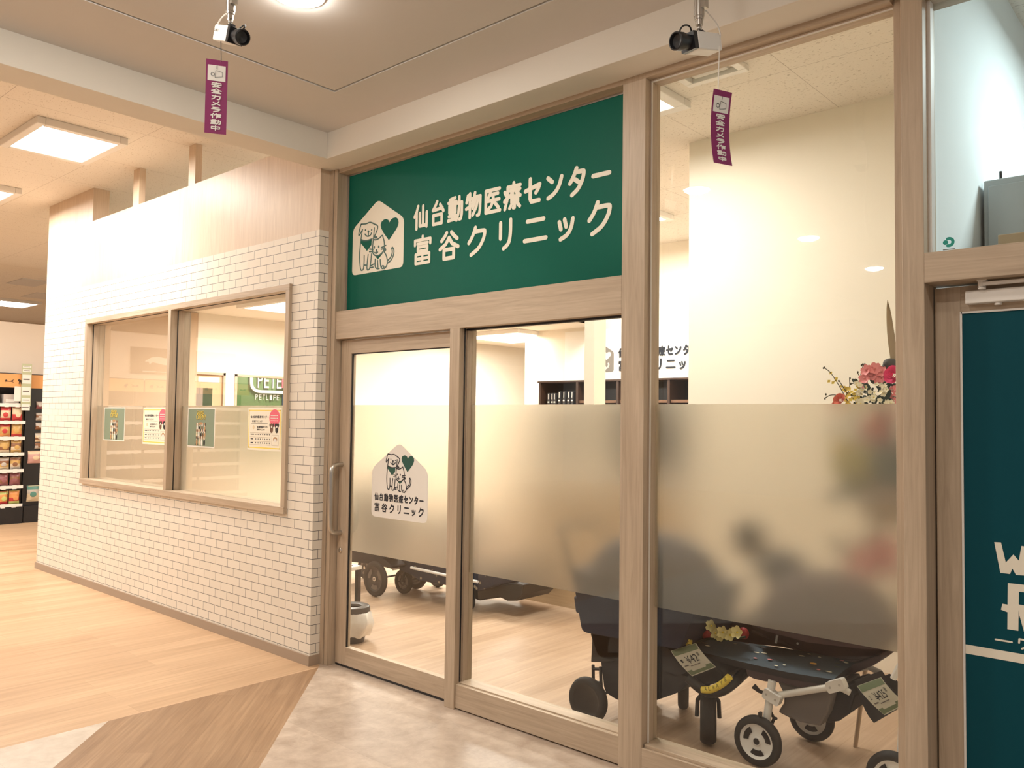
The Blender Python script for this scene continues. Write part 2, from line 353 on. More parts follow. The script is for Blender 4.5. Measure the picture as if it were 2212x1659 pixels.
# ------------------------------------------------------------------ letter strokes (x right, y up, 0..100); 'c' first = curved
KS = {
'仙': [[(30,98),(20,75),(5,54)],[(20,72),(20,0)],[(68,95),(68,10)],[(44,66),(44,10),(94,10)],[(94,66),(94,4)]],
'台': [[(46,99),(34,82),(17,64),(84,68)],[(68,84),(92,54)],[(20,42),(80,42),(80,4),(20,4),(20,42)]],
'動': [[(50,97),(15,92)],[(4,80),(58,80)],[(11,68),(52,68),(52,38),(11,38),(11,68)],[(11,53),(52,53)],[(31,94),(31,6)],[(8,23),(55,23)],[(4,5),(58,9)],[(62,72),(96,72),(95,22),(90,5),(80,4)],[(78,97),(78,62),(72,26),(60,2)]],
'物': [[(14,92),(5,64)],[(12,76),(44,76)],[(3,38),(45,50)],[(27,98),(27,0)],[(60,98),(54,80),(43,60)],[(54,80),(95,80),(93,22),(87,4),(76,4)],[(68,78),(60,58),(46,36)],[(82,78),(70,40),(46,8)]],
'医': [[(94,92),(8,92),(8,5),(97,5)],[(38,88),(32,74),(22,62)],[(32,74),(84,74)],[(20,50),(92,50)],[(55,74),(54,50),(42,28),(22,16)],[(57,46),(88,17)]],
'療': [[(58,100),(58,88)],[(22,87),(97,87)],[(22,87),(20,40),(5,2)],[(4,70),(12,57)],[(2,33),(19,46)],[(36,72),(95,72)],[(62,84),(52,64),(32,48)],[(66,72),(78,58),(97,46)],[(46,62),(53,54)],[(84,63),(77,55)],[(46,46),(83,46),(83,24),(46,24),(46,46)],[(46,35),(83,35)],[(64,24),(64,2),(56,3)],[(46,16),(34,3)],[(82,16),(95,4)]],
'セ': [[(34,99),(34,22),(42,10),(90,10)],[(4,55),(93,72),(84,56),(70,42)]],
'ン': [[(10,86),(36,68)],['c',(12,8),(48,20),(78,46),(92,82)]],
'タ': [['c',(45,99),(34,78),(22,62),(8,46)],['c',(38,84),(84,84),(88,80),(82,55),(58,20),(20,1)],[(36,58),(70,38)]],
'ー': [[(6,50),(94,50)]],
'富': [[(50,100),(50,88)],[(8,70),(8,87),(92,87),(92,70)],[(22,74),(78,74)],[(24,62),(76,62),(76,47),(24,47),(24,62)],[(13,36),(87,36),(87,3),(13,3),(13,36)],[(50,36),(50,3)],[(13,19),(87,19)]],
'谷': [[(38,97),(28,84),(12,70)],[(62,97),(74,84),(92,70)],[(50,78),(34,56),(4,40)],[(50,78),(66,56),(97,40)],[(25,35),(75,35),(75,3),(25,3),(25,35)]],
'ク': [['c',(40,99),(30,76),(20,62),(5,46)],['c',(36,84),(86,84),(92,80),(86,55),(60,20),(18,1)]],
'リ': [[(16,92),(16,38)],['c',(84,97),(84,50),(76,22),(60,10),(38,2)]],
'ニ': [[(16,84),(86,84)],[(4,10),(96,10)]],
'ッ': [[(10,78),(20,46)],[(42,86),(52,54)],['c',(92,84),(84,48),(60,16),(18,2)]],
'安': [[(50,100),(50,88)],[(8,70),(8,87),(92,87),(92,70)],[(48,76),(28,30),(84,4)],[(74,54),(60,22),(14,2)],[(4,50),(96,50)]],
'全': [[(50,98),(30,72),(4,52)],[(50,98),(70,74),(96,54)],[(24,52),(76,52)],[(22,28),(78,28)],[(8,4),(92,4)],[(50,52),(50,4)]],
'カ': [[(10,72),(88,72),(82,14),(74,3),(58,8)],['c',(44,98),(43,60),(30,24),(8,2)]],
'メ': [['c',(78,96),(56,46),(34,20),(10,4)],[(22,68),(86,18)]],
'ラ': [[(20,92),(82,92)],['c',(8,62),(86,62),(90,58),(76,28),(28,0)]],
'作': [[(28,98),(20,75),(4,54)],[(20,72),(20,0)],[(56,98),(46,78),(34,60)],[(48,78),(98,78)],[(60,78),(60,0)],[(60,54),(94,54)],[(60,30),(94,30)]],
'中': [[(12,76),(88,76),(88,34),(12,34),(12,76)],[(50,100),(50,0)]],
}
def smooth_pts(p, it=2):
    for _ in range(it):
        q = [p[0]]
        for a, b in zip(p[:-1], p[1:]): q += [(.75*a[0]+.25*b[0], .75*a[1]+.25*b[1]), (.25*a[0]+.75*b[0], .25*a[1]+.75*b[1])]
        p = q + [p[-1]]
    return p
def kana(mb, ch, x0, x1, y0, y1, w, z, th, mat, fine=True):
    i = w/2; sx = (x1-x0-w)/100; sy = (y1-y0-w)/100
    for st in KS[ch]:
        pts = smooth_pts(st[1:], 2 if fine else 1) if st[0] == 'c' else st
        mb.stroke([(x0+i+p[0]*sx, y0+i+p[1]*sy) for p in pts], w, z, th, mat, 5 if fine else 2)
def clinic_name(mb, x0, y0, sc, z, th, mat, wk=.0205, wr=.0235, fine=True, dx=(0, 0)):
    """the two lines of the clinic's name; laid out in metres of the big sign (1.467 wide, .376 high) times sc"""
    for k, c in enumerate('仙台動物医療センター'):
        a = x0+(.147*k)*sc; b = a+(.140 if k < 6 else .134)*sc
        if c == 'ー': kana(mb, c, a, b, y0+(.281)*sc, y0+.324*sc, wr*sc, z, th, mat, fine)
        else: kana(mb, c, a, b, y0+.217*sc, y0+.376*sc, (wk if k < 6 else wr)*sc, z, th, mat, fine)
    for c, a, b, t, bo in (('富', .001, .181, .187, .002), ('谷', .225, .41, .183, .001), ('ク', .46, .629, .177, 0), ('リ', .693, .824, .185, .003), ('ニ', .878, 1.06, .173, .012), ('ッ', 1.108, 1.238, .141, 0), ('ク', 1.301, 1.469, .179, 0)):
        kana(mb, c, x0+a*sc, x0+b*sc, y0+bo*sc, y0+t*sc, (wr if c != '富' else .019)*sc, z, th, mat, fine)
# dog, cat and heart drawn in the emblem's own box (u 0..1 across dog ear to cat tail, v up)
LOGO = {
'lines': [
 [(722,258),(790,270),(830,258),(870,275),(895,300),(930,320),(942,350),(925,405),(902,458),(888,470)],
 [(722,258),(704,320),(690,400),(700,410),(742,335)],
 [(742,335),(725,440),(715,560),(708,680),(715,790),(728,880),(745,890),(765,880),(772,780),(770,690)],
 [(772,822),(802,830)],[(822,690),(812,790),(808,890),(830,900),(848,880),(860,780),(866,690)],
 [(848,872),(890,872)],[(858,848),(900,830)],[(895,350),(888,470),(880,540)],
 [(722,465),(760,490),(810,500),(870,490)],[(775,405),(795,435),(820,445),(848,435),(862,405)],[(820,385),(820,442)],
 [(900,478),(918,470),(935,490),(905,486)],
 [(885,500),(915,515),(960,505),(1000,465),(1008,500),(1025,560),(1028,640),(1010,700),(950,735),(900,715),(878,670),(878,580),(885,500)],
 [(905,680),(925,695),(945,683)],[(928,655),(925,695)],[(838,620),(885,635)],[(838,655),(885,660)],[(990,632),(1045,615)],[(990,655),(1040,650)],
 [(1025,695),(1055,750),(1070,830),(1060,890),(1030,918)],[(915,770),(912,870),(940,905),(968,905)],[(945,790),(952,890)],[(978,790),(985,880),(1000,905)],
 [(995,895),(1000,880),(1015,875),(1030,890),(1022,912),(1004,912),(995,895)],
 [(1130,660),(1150,700),(1142,770),(1110,830),(1070,852)],[(1118,665),(1130,720),(1110,785),(1068,822)],[(1118,665),(1130,658)]],
'dots': [(780,350,9,11),(862,367,9,11),(820,382,13,18),(900,610,9,19),(957,613,9,19),(928,652,9,10),(1035,672,18,22)],
'green': [[(720,468),(760,490),(810,500),(866,492),(862,570),(806,640),(760,570),(722,515)],[(913,735),(950,735),(1010,708),(985,740),(950,778)]],
'heart': [(1085,322),(1072,288),(1045,268),(1015,268),(985,290),(974,330),(985,380),(1015,445),(1082,557),(1140,475),(1182,410),(1197,350),(1190,305),(1165,275),(1128,275),(1100,293)]}
def emblem(mb, ax, ay, w, h, z, ink, green, lw, th=.0006, fine=True):
    """dog-and-cat drawing: art box lower left (ax, ay), width w (dog ear to cat tail), height h"""
    T = lambda p: (ax+(p[0]-685)/470*w, ay+(920-p[1])/665*h)
    for g in LOGO['green']: mb.poly([T(p) for p in g][::-1], z+th, green)
    mb.poly([T(p) for p in LOGO['heart']], z+th, green)
    for l in LOGO['lines']: mb.stroke([T(p) for p in (smooth_pts(l, 1) if fine else l)], lw, z, th*1.5, ink, 4 if fine else 2)
    for x, y, a, b in LOGO['dots']: c = T((x, y)); mb.disc(c[0], c[1], a/470*w, b/665*h, z+th*2, ink, 12)
def rounded(pts, r, n=5):
    out = []; m = len(pts)
    for i in range(m):
        p = Vector(pts[i]); a = (Vector(pts[i-1])-p).normalized(); b = (Vector(pts[(i+1) % m])-p).normalized()
        for k in range(n+1):
            t = k/n; q = p+a*r*(1-t)**2+b*r*t**2; out.append((q.x, q.y))
    return out

# ================================================================== SETTING
YB = -.09                                                     # face of the tiled wall; the joinery of the shop front is at Y=0
HZ = 3.775                                                    # shop and clinic ceiling
def flat(name, polys, mat, z=0, kind=True):
    mb = MB()
    for p in polys: mb.prism(p, z-.05, z, mat)
    return struct(mb, name)
flat('floor_shop', [[(-22, -14), (-4.48, -14), (-4.48, -.067), (-4.517, -.03), (-22, -.03)], [(-22, -.03), (-9.35, -.03), (-9.35, 10), (-22, 10)]], M_FLOOR)
flat('floor_clinic', [[(-9.35, .13), (3, .13), (3, 10), (-9.35, 10)]], M_CFLOOR)
flat('floor_border', [[(-4.48, -.067), (-4.48, -1.371), (8.149, -14), (9.453, -14)]], M_BORDER)
flat('floor_marble', [[(-4.48, -1.371), (-4.48, -14), (8.149, -14)]], M_MARBLE)
flat('floor_corridor', [[(-4.517, -.03), (9.453, -14), (12, -14), (12, .13), (-9.35, .13), (-9.35, -.03)]], M_STONE)

# shop and clinic ceilings
mb = MB(); mb.prism([(-22, -14), (-4.57, -14), (-4.57, .1), (-22, .1)], HZ, HZ+.05, M_ACOU); mb.prism([(-22, .1), (-5.0, .1), (-5.0, 10), (-22, 10)], HZ, HZ+.05, M_ACOU); struct(mb, 'ceiling_shop')
mb = MB(); mb.prism([(-5.0, .1), (3, .1), (3, 10), (-5.0, 10)], HZ, HZ+.05, M_ACOU2); struct(mb, 'ceiling_clinic')
mb = MB(); mb.box(-9.3, -6.2, .06, 9, 2.82, 2.86, M_CREAM); mb.box(-6.22, -6.2, .06, 9, 2.82, 3.3, M_CREAM); struct(mb, 'ceiling_lowered')
# corridor ceiling: an outer ring, a shadow gap, the middle field
mb = MB(); ZC = 3.405; GX, GY = -3.769, -.552
mb.box(-4.35, GX, -14, -.18, ZC, ZC+.03, M_WHITEC); mb.box(GX, 12, GY, -.18, ZC, ZC+.03, M_WHITEC); mb.box(GX+.011, 12, -14, GY-.011, ZC+.004, ZC+.03, M_WHITEC)
mb.box(-4.35, 12, -14, -.18, ZC+.04, ZC+.06, M_BLACK); struct(mb, 'ceiling_corridor')
mb = MB(); mb.box(-4.577, 12, -.186, .02, 3.238, 3.83, M_FASCIA); mb.box(-4.577, -4.346, -14, -.186, 3.238, 3.83, M_FASCIA); mb.box(-4.577, 12, .02, .13, 3.241, 3.83, M_FASCIA); struct(mb, 'trim_1', bevel=.003)

# the tiled wall with its window opening, the pale wood above and the posts up to the ceiling
WX0, WX1, WZ0, WZ1 = -8.298, -4.848, .945, 2.503
mb = MB(); XL, XR, YI = -9.405, -4.548, .06
mb.box(XL, WX0, YB, YI, 0, 2.832, M_BRICK); mb.box(WX1, XR, YB, YI, 0, 2.832, M_BRICK); mb.box(WX0, WX1, YB, YI, 0, WZ0, M_BRICK); mb.box(WX0, WX1, YB, YI, WZ1, 2.832, M_BRICK)
wf = struct(mb, 'wall_front')
mb = MB(); mb.box(XL, XR, YB, YI, 2.832, 3.448, M_CLAD); mb.box(XL, -8.265, YB, YI, 3.448, HZ, M_CLAD); mb.build('wood_cladding', wf)
for a, b in ((-7.389, -7.27), (-6.368, -6.26)):
    MB().box(a, b, YB, -.035, 3.448, HZ, M_CLAD).build('wood_post', wf)
struct(MB().box(XL-.008, XR+.008, YB-.012, YI, 0, .064, M_BASE), 'baseboard_front')

# window in the tiled wall
w1 = sroot('window_1'); mb = MB(); FW = .046; yf, yg = -.112, 0
mb.box(WX0, WX1, yf, .06, WZ1-FW, WZ1, M_ASHX); mb.box(WX0, WX1, yf-.004, .06, WZ0, WZ0+FW, M_ASHX)
mb.box(WX0, WX0+FW, yf, .06, WZ0+FW, WZ1-FW, M_ASHZ); mb.box(WX1-FW, WX1, yf, .06, WZ0+FW, WZ1-FW, M_ASHZ)
MX0, MX1 = -6.598, -6.552; mb.box(MX0, MX1, yf, .06, WZ0+FW, WZ1-FW, M_ASHZ)
mb.build('window_frame', w1, bevel=.002)
mb = MB()
for x in (WX0+FW, MX1):
    mb.box(x, x+.004, -.055, -.048, WZ0+FW, WZ1-FW, M_BLACK)
for a, b in ((WX0+FW, MX0), (MX1, WX1-FW)):
    mb.box(a, b, -.055, -.048, WZ1-FW-.004, WZ1-FW, M_BLACK)
mb.build('glazing_gasket', w1)
for a, b in ((WX0+FW, MX0), (MX1, WX1-FW)):
    MB().box(a, b, yg, yg+.008, WZ0+FW, WZ1-FW, M_GLASS).build('glass_pane', w1)
    MB().box(a, b, yg+.010, yg+.0115, WZ0+FW, 1.678, M_FROST).build('frosted_film', w1)

# joinery of the shop front
struct(MB().box(-4.548, -4.512, -.016, .13, 0, 3.238, M_ASHZ).box(-4.512, -4.508, -.004, .1, 0, 3.238, M_DARKW).box(-4.508, -4.471, -.010, .13, 0, 3.238, M_ASHZ), 'trim_2', bevel=.002)
struct(MB().box(-2.222, -2.094, 0, .13, 0, 3.238, M_ASHZ), 'trim_3', bevel=.002)
struct(MB().box(-.965, -.888, 0, .16, 0, 3.238, M_ASHZ).box(-1.002, -.965, .04, .16, 0, 3.238, M_ASHZ), 'trim_4', bevel=.002)
struct(MB().box(-4.471, -2.222, 0, .13, 2.11, 2.293, M_ASHX), 'trim_5', bevel=.002)
struct(MB().box(-4.471, -2.222, 0, .13, 3.213, 3.238, M_ASHX), 'trim_6', bevel=.0015)
struct(MB().box(-3.386, -3.308, -.004, .13, 0, 2.11, M_ASHZ), 'trim_7', bevel=.002)
struct(MB().box(-.888, 2.2, 0, .16, 2.121, 2.232, M_ASHX).box(-.888, 2.2, 0, .16, 3.2, 3.238, M_ASHX), 'trim_8', bevel=.002)

# fixed light beside the sliding door
w2 = sroot('window_2')
mb = MB(); mb.box(-3.308, -2.222, .006, .12, .008, .136, M_ASHX); mb.box(-3.308, -2.222, .03, .12, .136, .143, M_ASHX); mb.build('bottom_rail', w2, bevel=.0015)
mb = MB(); mb.box(-3.308, -3.303, .034, .041, .143, 2.11, M_BLACK); mb.box(-3.308, -3.300, .056, .125, .143, 2.11, M_ASHZ); mb.box(-3.308, -2.222, .05, .08, 2.099, 2.11, M_BLACK); mb.build('glazing_stop', w2)
MB().box(-3.300, -2.222, .086, .094, .136, 2.105, M_GLASS).build('glass_pane', w2)
MB().box(-3.300, -2.222, .096, .0975, .738, 1.681, M_FROST).build('frosted_film', w2)
# tall light on the right
w3 = sroot('window_3')
mb = MB(); mb.box(-2.094, -1.002, 0, .13, 0, .118, M_ASHX); mb.box(-2.090, -1.002, .016, .13, .118, .133, M_ASHX); mb.build('bottom_rail', w3, bevel=.0015)
mb = MB(); mb.box(-2.094, -2.088, .04, .086, .133, 3.213, M_ASHZ); mb.box(-2.088, -1.002, .04, .086, 3.205, 3.213, M_ASHX); mb.box(-2.088, -2.083, .040, .046, .133, 3.205, M_FASCIA); mb.box(-2.083, -1.002, .040, .046, 3.200, 3.205, M_FASCIA); mb.box(-2.094, -1.002, 0, .13, 3.213, 3.238, M_ASHX); mb.build('glazing_stop', w3)
MB().box(-2.088, -1.002, .088, .096, .133, 3.205, M_GLASS).build('glass_pane', w3)
MB().box(-2.088, -1.002, .098, .0995, .738, 1.681, M_FROST).build('frosted_film', w3)
# light over the green door
w4 = sroot('window_4')
MB().box(-.888, 2.2, .1, .108, 2.232, 3.2, M_GLASS).build('glass_pane', w4)
MB().box(-.888, -.876, .06, .1, 2.232, 3.2, M_WPLAS).build('glazing_stop', w4)

# sliding door
d1 = sroot('door_1'); Y0, Y1 = .045, .085
mb = MB(); mb.box(-4.462, -4.357, Y0, Y1, .016, 2.104, M_ASHZ); mb.box(-3.436, -3.35, Y0, Y1, .016, 2.104, M_ASHZ)
mb.box(-4.357, -3.436, Y0, Y1, 2.014, 2.104, M_ASHX); mb.box(-4.357, -3.436, Y0, Y1, .016, .130, M_ASHX); mb.build('door_leaf', d1, bevel=.0015)
mb = MB(); mb.box(-4.357, -4.351, .052, .062, .130, 2.014, M_BLACK); mb.box(-4.357, -3.436, .052, .062, 2.008, 2.014, M_BLACK); mb.box(-4.462, -3.386, .05, .08, .002, .016, M_BLACK); mb.build('gasket_and_gap_shade', d1)  # lowest black strip stands in for the shade in the gap under the leaf
MB().box(-4.357, -3.436, .063, .071, .130, 2.014, M_GLASS).build('glass_pane', d1)
MB().box(-4.357, -3.436, .073, .0745, .742, 1.681, M_FROST).build('frosted_film', d1)
hb = at(733, 1000, Y=-.03); ht = at(731, 1153, Y=-.03); hx = at(738, 1075, Y=.045).x
ya = -.035; z1, z0 = at(739, 1003, Y=.045).z, at(735, 1150, Y=.045).z
MB().tube(smooth_pts([(hx, .046, z1), (hx, ya+.02, z1), (hx, ya, z1-.03)], 2) if False else [(hx, .046, z1), (hx, .01, z1), (hx, -.020, z1-.006), (hx, -.036, z1-.026), (hx, -.040, z1-.06), (hx, -.040, z0+.06), (hx, -.036, z0+.026), (hx, -.020, z0+.006), (hx, .01, z0), (hx, .046, z0)], .0145, M_STEEL, 14).build('pull_handle', d1, smooth=50, props={'label': 'brushed steel pull handle'})
mb = MB(); mb.lathe([(0, .0), (.016, .0), (.016, .006), (.012, .009), (.0, .009)], M_STEEL, (hx+.002, .0455, at(733, 1188, Y=.045).z), (0, -1, 0), 20); mb.build('lock_cylinder', d1, smooth=40)

# green door at the right
d2 = sroot('door_2')
PX0 = at(2078, 900, Y=.112).x; PZ1 = at(2110, 673.5, Y=.112).z
mb = MB(); mb.box(-.882, PX0, .112, .15, .012, 2.113, M_ASHZ); mb.box(PX0, .06, .112, .15, PZ1, 2.113, M_ASHX); mb.box(.0, .1, .112, .15, .012, PZ1, M_ASHZ); mb.box(PX0, 0, .112, .15, .012, .13, M_ASHX); mb.build('door_leaf', d2, bevel=.0015)
MB().box(PX0, 0, .113, .13, .13, PZ1, M_TEAL).build('door_panel', d2)
MB().box(PX0-.003, PX0+.004, .108, .12, .13, PZ1+.003, M_WPLAS).box(PX0, 0, .108, .12, PZ1-.004, PZ1+.003, M_WPLAS).build('panel_edging', d2)
mb = MB(frame((0, .1125, 0)))
def D2(px, py): p = at(px, py, Y=.1125); return (p.x, p.z)
def d2poly(zoom): MB.k = (MB.k+1) % 19; mb.poly([D2(2060+x/4.607, 1100+y/4.607) for x, y in zoom][::-1], .0009+MB.k*2.5e-5, M_LET)
d2poly([(405, 327), (472, 330), (520, 530), (595, 450), (650, 512), (675, 365), (740, 372), (700, 660), (622, 654), (585, 590), (562, 645), (465, 632)])
for q in ([(540, 735), (652, 746), (645, 1210), (535, 1192)], [(472, 1000), (485, 940), (541, 950), (538, 1025)], [(640, 744), (860, 772), (860, 845), (648, 820)], [(642, 946), (860, 985), (860, 1055), (655, 1062)], [(790, 764), (862, 772), (862, 1052), (790, 1044)], [(655, 1055), (775, 1072), (822, 1236), (700, 1216)]): d2poly(q)
mb.stroke([D2(2060+418/4.607, 1100+1295/4.607), D2(2060+580/4.607, 1100+1322/4.607)], .006, 0, .0012, M_LET)
mb.stroke([D2(2060+652/4.607, 1100+1330/4.607), D2(2060+655/4.607, 1100+1292/4.607), D2(2060+760/4.607, 1100+1312/4.607), D2(2060+740/4.607, 1100+1370/4.607), D2(2060+680/4.607, 1100+1388/4.607)], .006, 0, .0012, M_LET)
a = D2(2084, 1391.5); b = D2(2084, 1411); mb.prism([(PX0+.004, b[1]), (0, b[1]), (0, a[1]), (PX0+.004, a[1])], 0, .001, M_LET)
mb.build('door_lettering', d2)
p = at(2085, 640, Y=.075); q = at(2085, 657, Y=.075); CX0, CZ0, CZ1 = p.x, q.z, at(2085, 629, Y=.075).z
MB().box(CX0, CX0+.26, .07, .112, CZ0, CZ1, M_WPLAS).build('door_closer', d2, bevel=.004, props={'label': 'white door closer body'})
kx = at(2121, 615, Y=.06).x; mb = MB(); mb.cyl((kx, .06, CZ1), (kx, .06, CZ1+.028), .013, M_WPLAS, 16); mb.cyl((kx, .06, CZ1+.005), (kx, .06, CZ1+.009), .0145, M_STEEL, 16); mb.box(kx-.014, kx+.018, .048, .075, CZ1+.028, CZ1+.034, M_WPLAS)
mb.box(kx, kx+.3, .048, .066, CZ1+.012, CZ1+.024, M_WPLAS); mb.box(kx-.016, kx+.02, .06, .1, CZ1+.034, 2.121, M_STEEL); mb.build('closer_arm', d2, smooth=40, bevel=.002)
MB().cyl((kx+.045, .09, CZ0-.009), (kx+.045, .09, CZ0), .012, M_WPLAS, 14).build('closer_screw', d2, smooth=40)

# clinic walls
LX = -9.3
mb = MB()                                                     # left wall with door and window openings
DY0, DY1, DZ = .95, 1.906, 2.118; VY0, VY1, VZ0, VZ1 = 2.03, 3.5, .95, 2.112
for y0, y1, z0, z1 in ((.06, DY0, 0, 2.86), (DY0, DY1, DZ, 2.86), (DY1, VY0, 0, 2.86), (VY0, VY1, 0, VZ0), (VY0, VY1, VZ1, 2.86), (VY1, 9, 0, 2.86)): mb.box(LX-.1, LX, y0, y1, z0, z1, M_CREAM)
struct(mb, 'wall_left')
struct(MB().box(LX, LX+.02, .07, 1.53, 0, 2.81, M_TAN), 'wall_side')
struct(MB().box(-9.4, -3, 9, 9.1, 0, 2.86, M_CREAM), 'wall_far')
BX0 = at(1134, 800, Y=5.45).x
struct(MB().box(BX0, -3.1, 5.45, 5.55, 0, HZ, M_CREAM), 'wall_back')
RWX = at(1488, 600, Y=2.4).x
struct(MB().box(RWX, -.97, 2.4, 2.5, 0, HZ, M_CREAM), 'wall_right')
struct(MB().box(-3.1, -3.0, 2.5, 5.55, 0, HZ, M_CREAM), 'wall_passage')
struct(MB().box(-.985, -.9, .16, 2.4, 0, HZ, M_CREAM), 'wall_partition')
struct(MB().box(-.9, -.892, .17, 4, 0, HZ, M_WHITEW), 'wall_staff_left'); struct(MB().box(-.9, 3, 4, 4.1, 0, HZ, M_WHITEW), 'wall_staff_back'); struct(MB().box(2.9, 3, .16, 4, 0, HZ, M_WHITEW), 'wall_staff_right')
struct(MB().box(-22, -21.9, -14, 10, 0, HZ, M_SHOPW).box(-22, -9.4, 9.9, 10, 0, HZ, M_SHOPW), 'wall_shop')
# door and window in the clinic's left wall
d3 = sroot('door_3')
MB().box(LX-.05, LX-.02, DY0+.03, DY1-.03, 0, DZ-.03, plain('tan_door', (.58, .36, .21), .5)).build('door_leaf', d3)
mb = MB(); mb.box(LX-.08, LX+.012, DY0, DY0+.03, 0, DZ, M_ASHZ); mb.box(LX-.08, LX+.012, DY1-.03, DY1, 0, DZ, M_ASHZ); mb.box(LX-.08, LX+.012, DY0, DY1, DZ-.03, DZ, M_ASHY); mb.build('door_frame', d3)
MB().box(LX-.021, LX-.016, 1.54, 1.632, .9, 1.928, plain('taupe_glass', (.28, .22, .18), .3)).box(LX-.021, LX-.016, 1.632, 1.752, .9, 1.928, plain('mossy_glass', (.05, .07, .035), .3, var=.8)).build('vision_panel', d3)
MB().box(LX-.02, LX-.015, 1.57, 1.84, 2.0, 2.06, M_WPLAS).build('notice_strip', d3)
w5 = sroot('window_5'); mb = MB()
mb.box(LX-.1, LX+.012, VY0, VY0+.032, VZ0, VZ1, M_ASHZ); mb.box(LX-.1, LX+.012, VY1-.032, VY1, VZ0, VZ1, M_ASHZ); mb.box(LX-.1, LX+.012, VY0, VY1, VZ1-.026, VZ1, M_ASHY); mb.box(LX-.1, LX+.012, VY0, VY1, VZ0, VZ0+.03, M_ASHY); mb.build('window_frame', w5)
MB().box(LX-.05, LX-.044, VY0+.032, VY1-.032, VZ0+.03, VZ1-.026, M_GLASS).build('glass_pane', w5)

# ================================================================== SIGNS
F2 = (CAMD+.066)/(CAMD+.02)
sg = thing('signboard', 'wide green board with the cream clinic name and pet emblem over the sliding door', 'sign', (-3.34, .07, 2.293))
MB().box(-4.447, -2.216, .07, .1, 2.293, 3.2, M_GREEN).build('sign_panel', sg)
MB().box(-4.471, -4.447, .066, .1, 2.293, 3.2, M_STEEL).box(-4.471, -2.216, .066, .1, 3.2, 3.213, M_STEEL).build('metal_edging', sg)
MS = frame((0, .07, 0))
mb = MB(MS); clinic_name(mb, -3.752*F2, EYE+(2.507-EYE)*F2, F2, 0, .002, M_LET); mb.build('sign_lettering', sg)
def S2(x, z): return (x*F2, EYE+(z-EYE)*F2)
mb = MB(MS); mb.prism(rounded([S2(-4.338, 2.519), S2(-3.834, 2.519), S2(-3.834, 2.822), S2(-4.086, 2.975), S2(-4.338, 2.822)], .035), 0, .0015, M_LET)
ax, az = S2(-4.282, 2.527); emblem(mb, ax, az, .366*F2, .318*F2, .0016, M_INKG, M_GREEN, .0088); mb.build('sign_emblem', sg)

st = thing('door_sticker', 'white house-shaped sticker with dog, cat and clinic name on the sliding door', 'sticker', (-3.87, .0622, .99))
F3 = (CAMD+.062)/(CAMD+.045)
def S3(x, z): return (x*F3, EYE+(z-EYE)*F3)
MT = frame((0, .0625, 0)); mb = MB(MT); mb.prism(rounded([S3(-4.119, .985), S3(-3.601, .986), S3(-3.602, 1.290), S3(-3.864, 1.450), S3(-4.119, 1.285)], .04), 0, .0004, M_STK); mb.build('sticker_sheet', st)
mb = MB(MT); x0, z0 = S3(-4.0935, 1.018); clinic_name(mb, x0, z0, .3155*F3, .0006, 0, M_INK, .0235, .0275); mb.build('sticker_lettering', st)
p = at(750+685/8.295, 950+700/8.295, Y=.062); q = at(750+1152/8.295, 950+700/8.295, Y=.062); t = at(750+800/8.295, 950+257/8.295, Y=.062); b = at(750+760/8.295, 950+890/8.295, Y=.062)
mb = MB(MT); emblem(mb, p.x, b.z-.011, q.x-p.x, t.z-b.z+.012, .0006, M_INK, M_INKG, .0066, .0002); mb.build('sticker_drawing', st)

# posters stuck on the tiled wall's window
def poster_open(name, x0, x1, z0, z1, label):
    r = thing(name, label, 'poster', ((x0+x1)/2, -.001, z0), 'opening posters on the window'); w, h = x1-x0, z1-z0; M = frame((x0, -.001, z0)); mb = MB(M)
    mb.prism([(0, 0), (w, 0), (w, h), (0, h)], 0, .0004, M_STK); mb.poly([(.022*w, .03*h), (.978*w, .03*h), (.978*w, .97*h), (.022*w, .97*h)], .0007, M_SAGE); mb.build('poster_sheet', r)
    mb = MB(M)
    for k, (tx, a, b, c, d) in enumerate((('GRAND', .34, .60, .835, .925), ('OPEN!', .32, .66, .70, .83))):
        for dx, dy in ((-.006, -.008), (.007, -.010)): word(mb, tx, (a+dx)*w, (b+dx)*w, (c+dy)*h, (d+dy)*h, .0009, M_DARKW)
        word(mb, tx, a*w, b*w, c*h, d*h, .0012, M_YEL)
    mb.build('poster_title', r)
    mb = MB(M); rr = random.Random(3)
    pc = [M_STK, plain('tan_fur', (.46, .26, .12), .7), M_BLACK, plain('cream_fur', (.72, .6, .4), .7), plain('brown_fur', (.16, .075, .04), .7)]
    for row, (n, v, sc) in enumerate(((4, .53, .055), (5, .37, .055), (4, .19, .055))):
        for i in range(n):
            u = .32+.36*(i+.5)/n; c = pc[(i*2+row*3) % 5]; q = pc[(i*2+row*3+1) % 5]; z = .001+.0003*row
            mb.disc(u*w, (v-.07)*h, .030*w, .085*h, z, c, 12); mb.disc(u*w, v*h+.03*h, .030*w, .062*h, z+.0001, c, 12)
            mb.disc((u-.026)*w, (v+.05)*h, .010*w, .045*h, z+.0002, q, 8); mb.disc((u+.026)*w, (v+.05)*h, .010*w, .045*h, z+.0002, q, 8)
            mb.disc(u*w, (v+.012)*h, .012*w, .026*h, z+.0002, M_STK, 8); mb.disc(u*w, (v+.022)*h, .005*w, .01*h, z+.0003, M_BLACK, 6)
            for e in (-.012, .012): mb.disc((u+e)*w, (v+.05)*h, .0035*w, .009*h, z+.0003, M_BLACK, 6)
    mb.disc(.50*w, .60*h, .075*w, .035*h, .0016, plain('tan_fur', (.46, .26, .12)), 12)
    mb.stroke([(.30*w, .07*h), (.42*w, .07*h)], .012*h, .001, 0, M_BLACK, 2); mb.build('poster_picture', r)
    return r
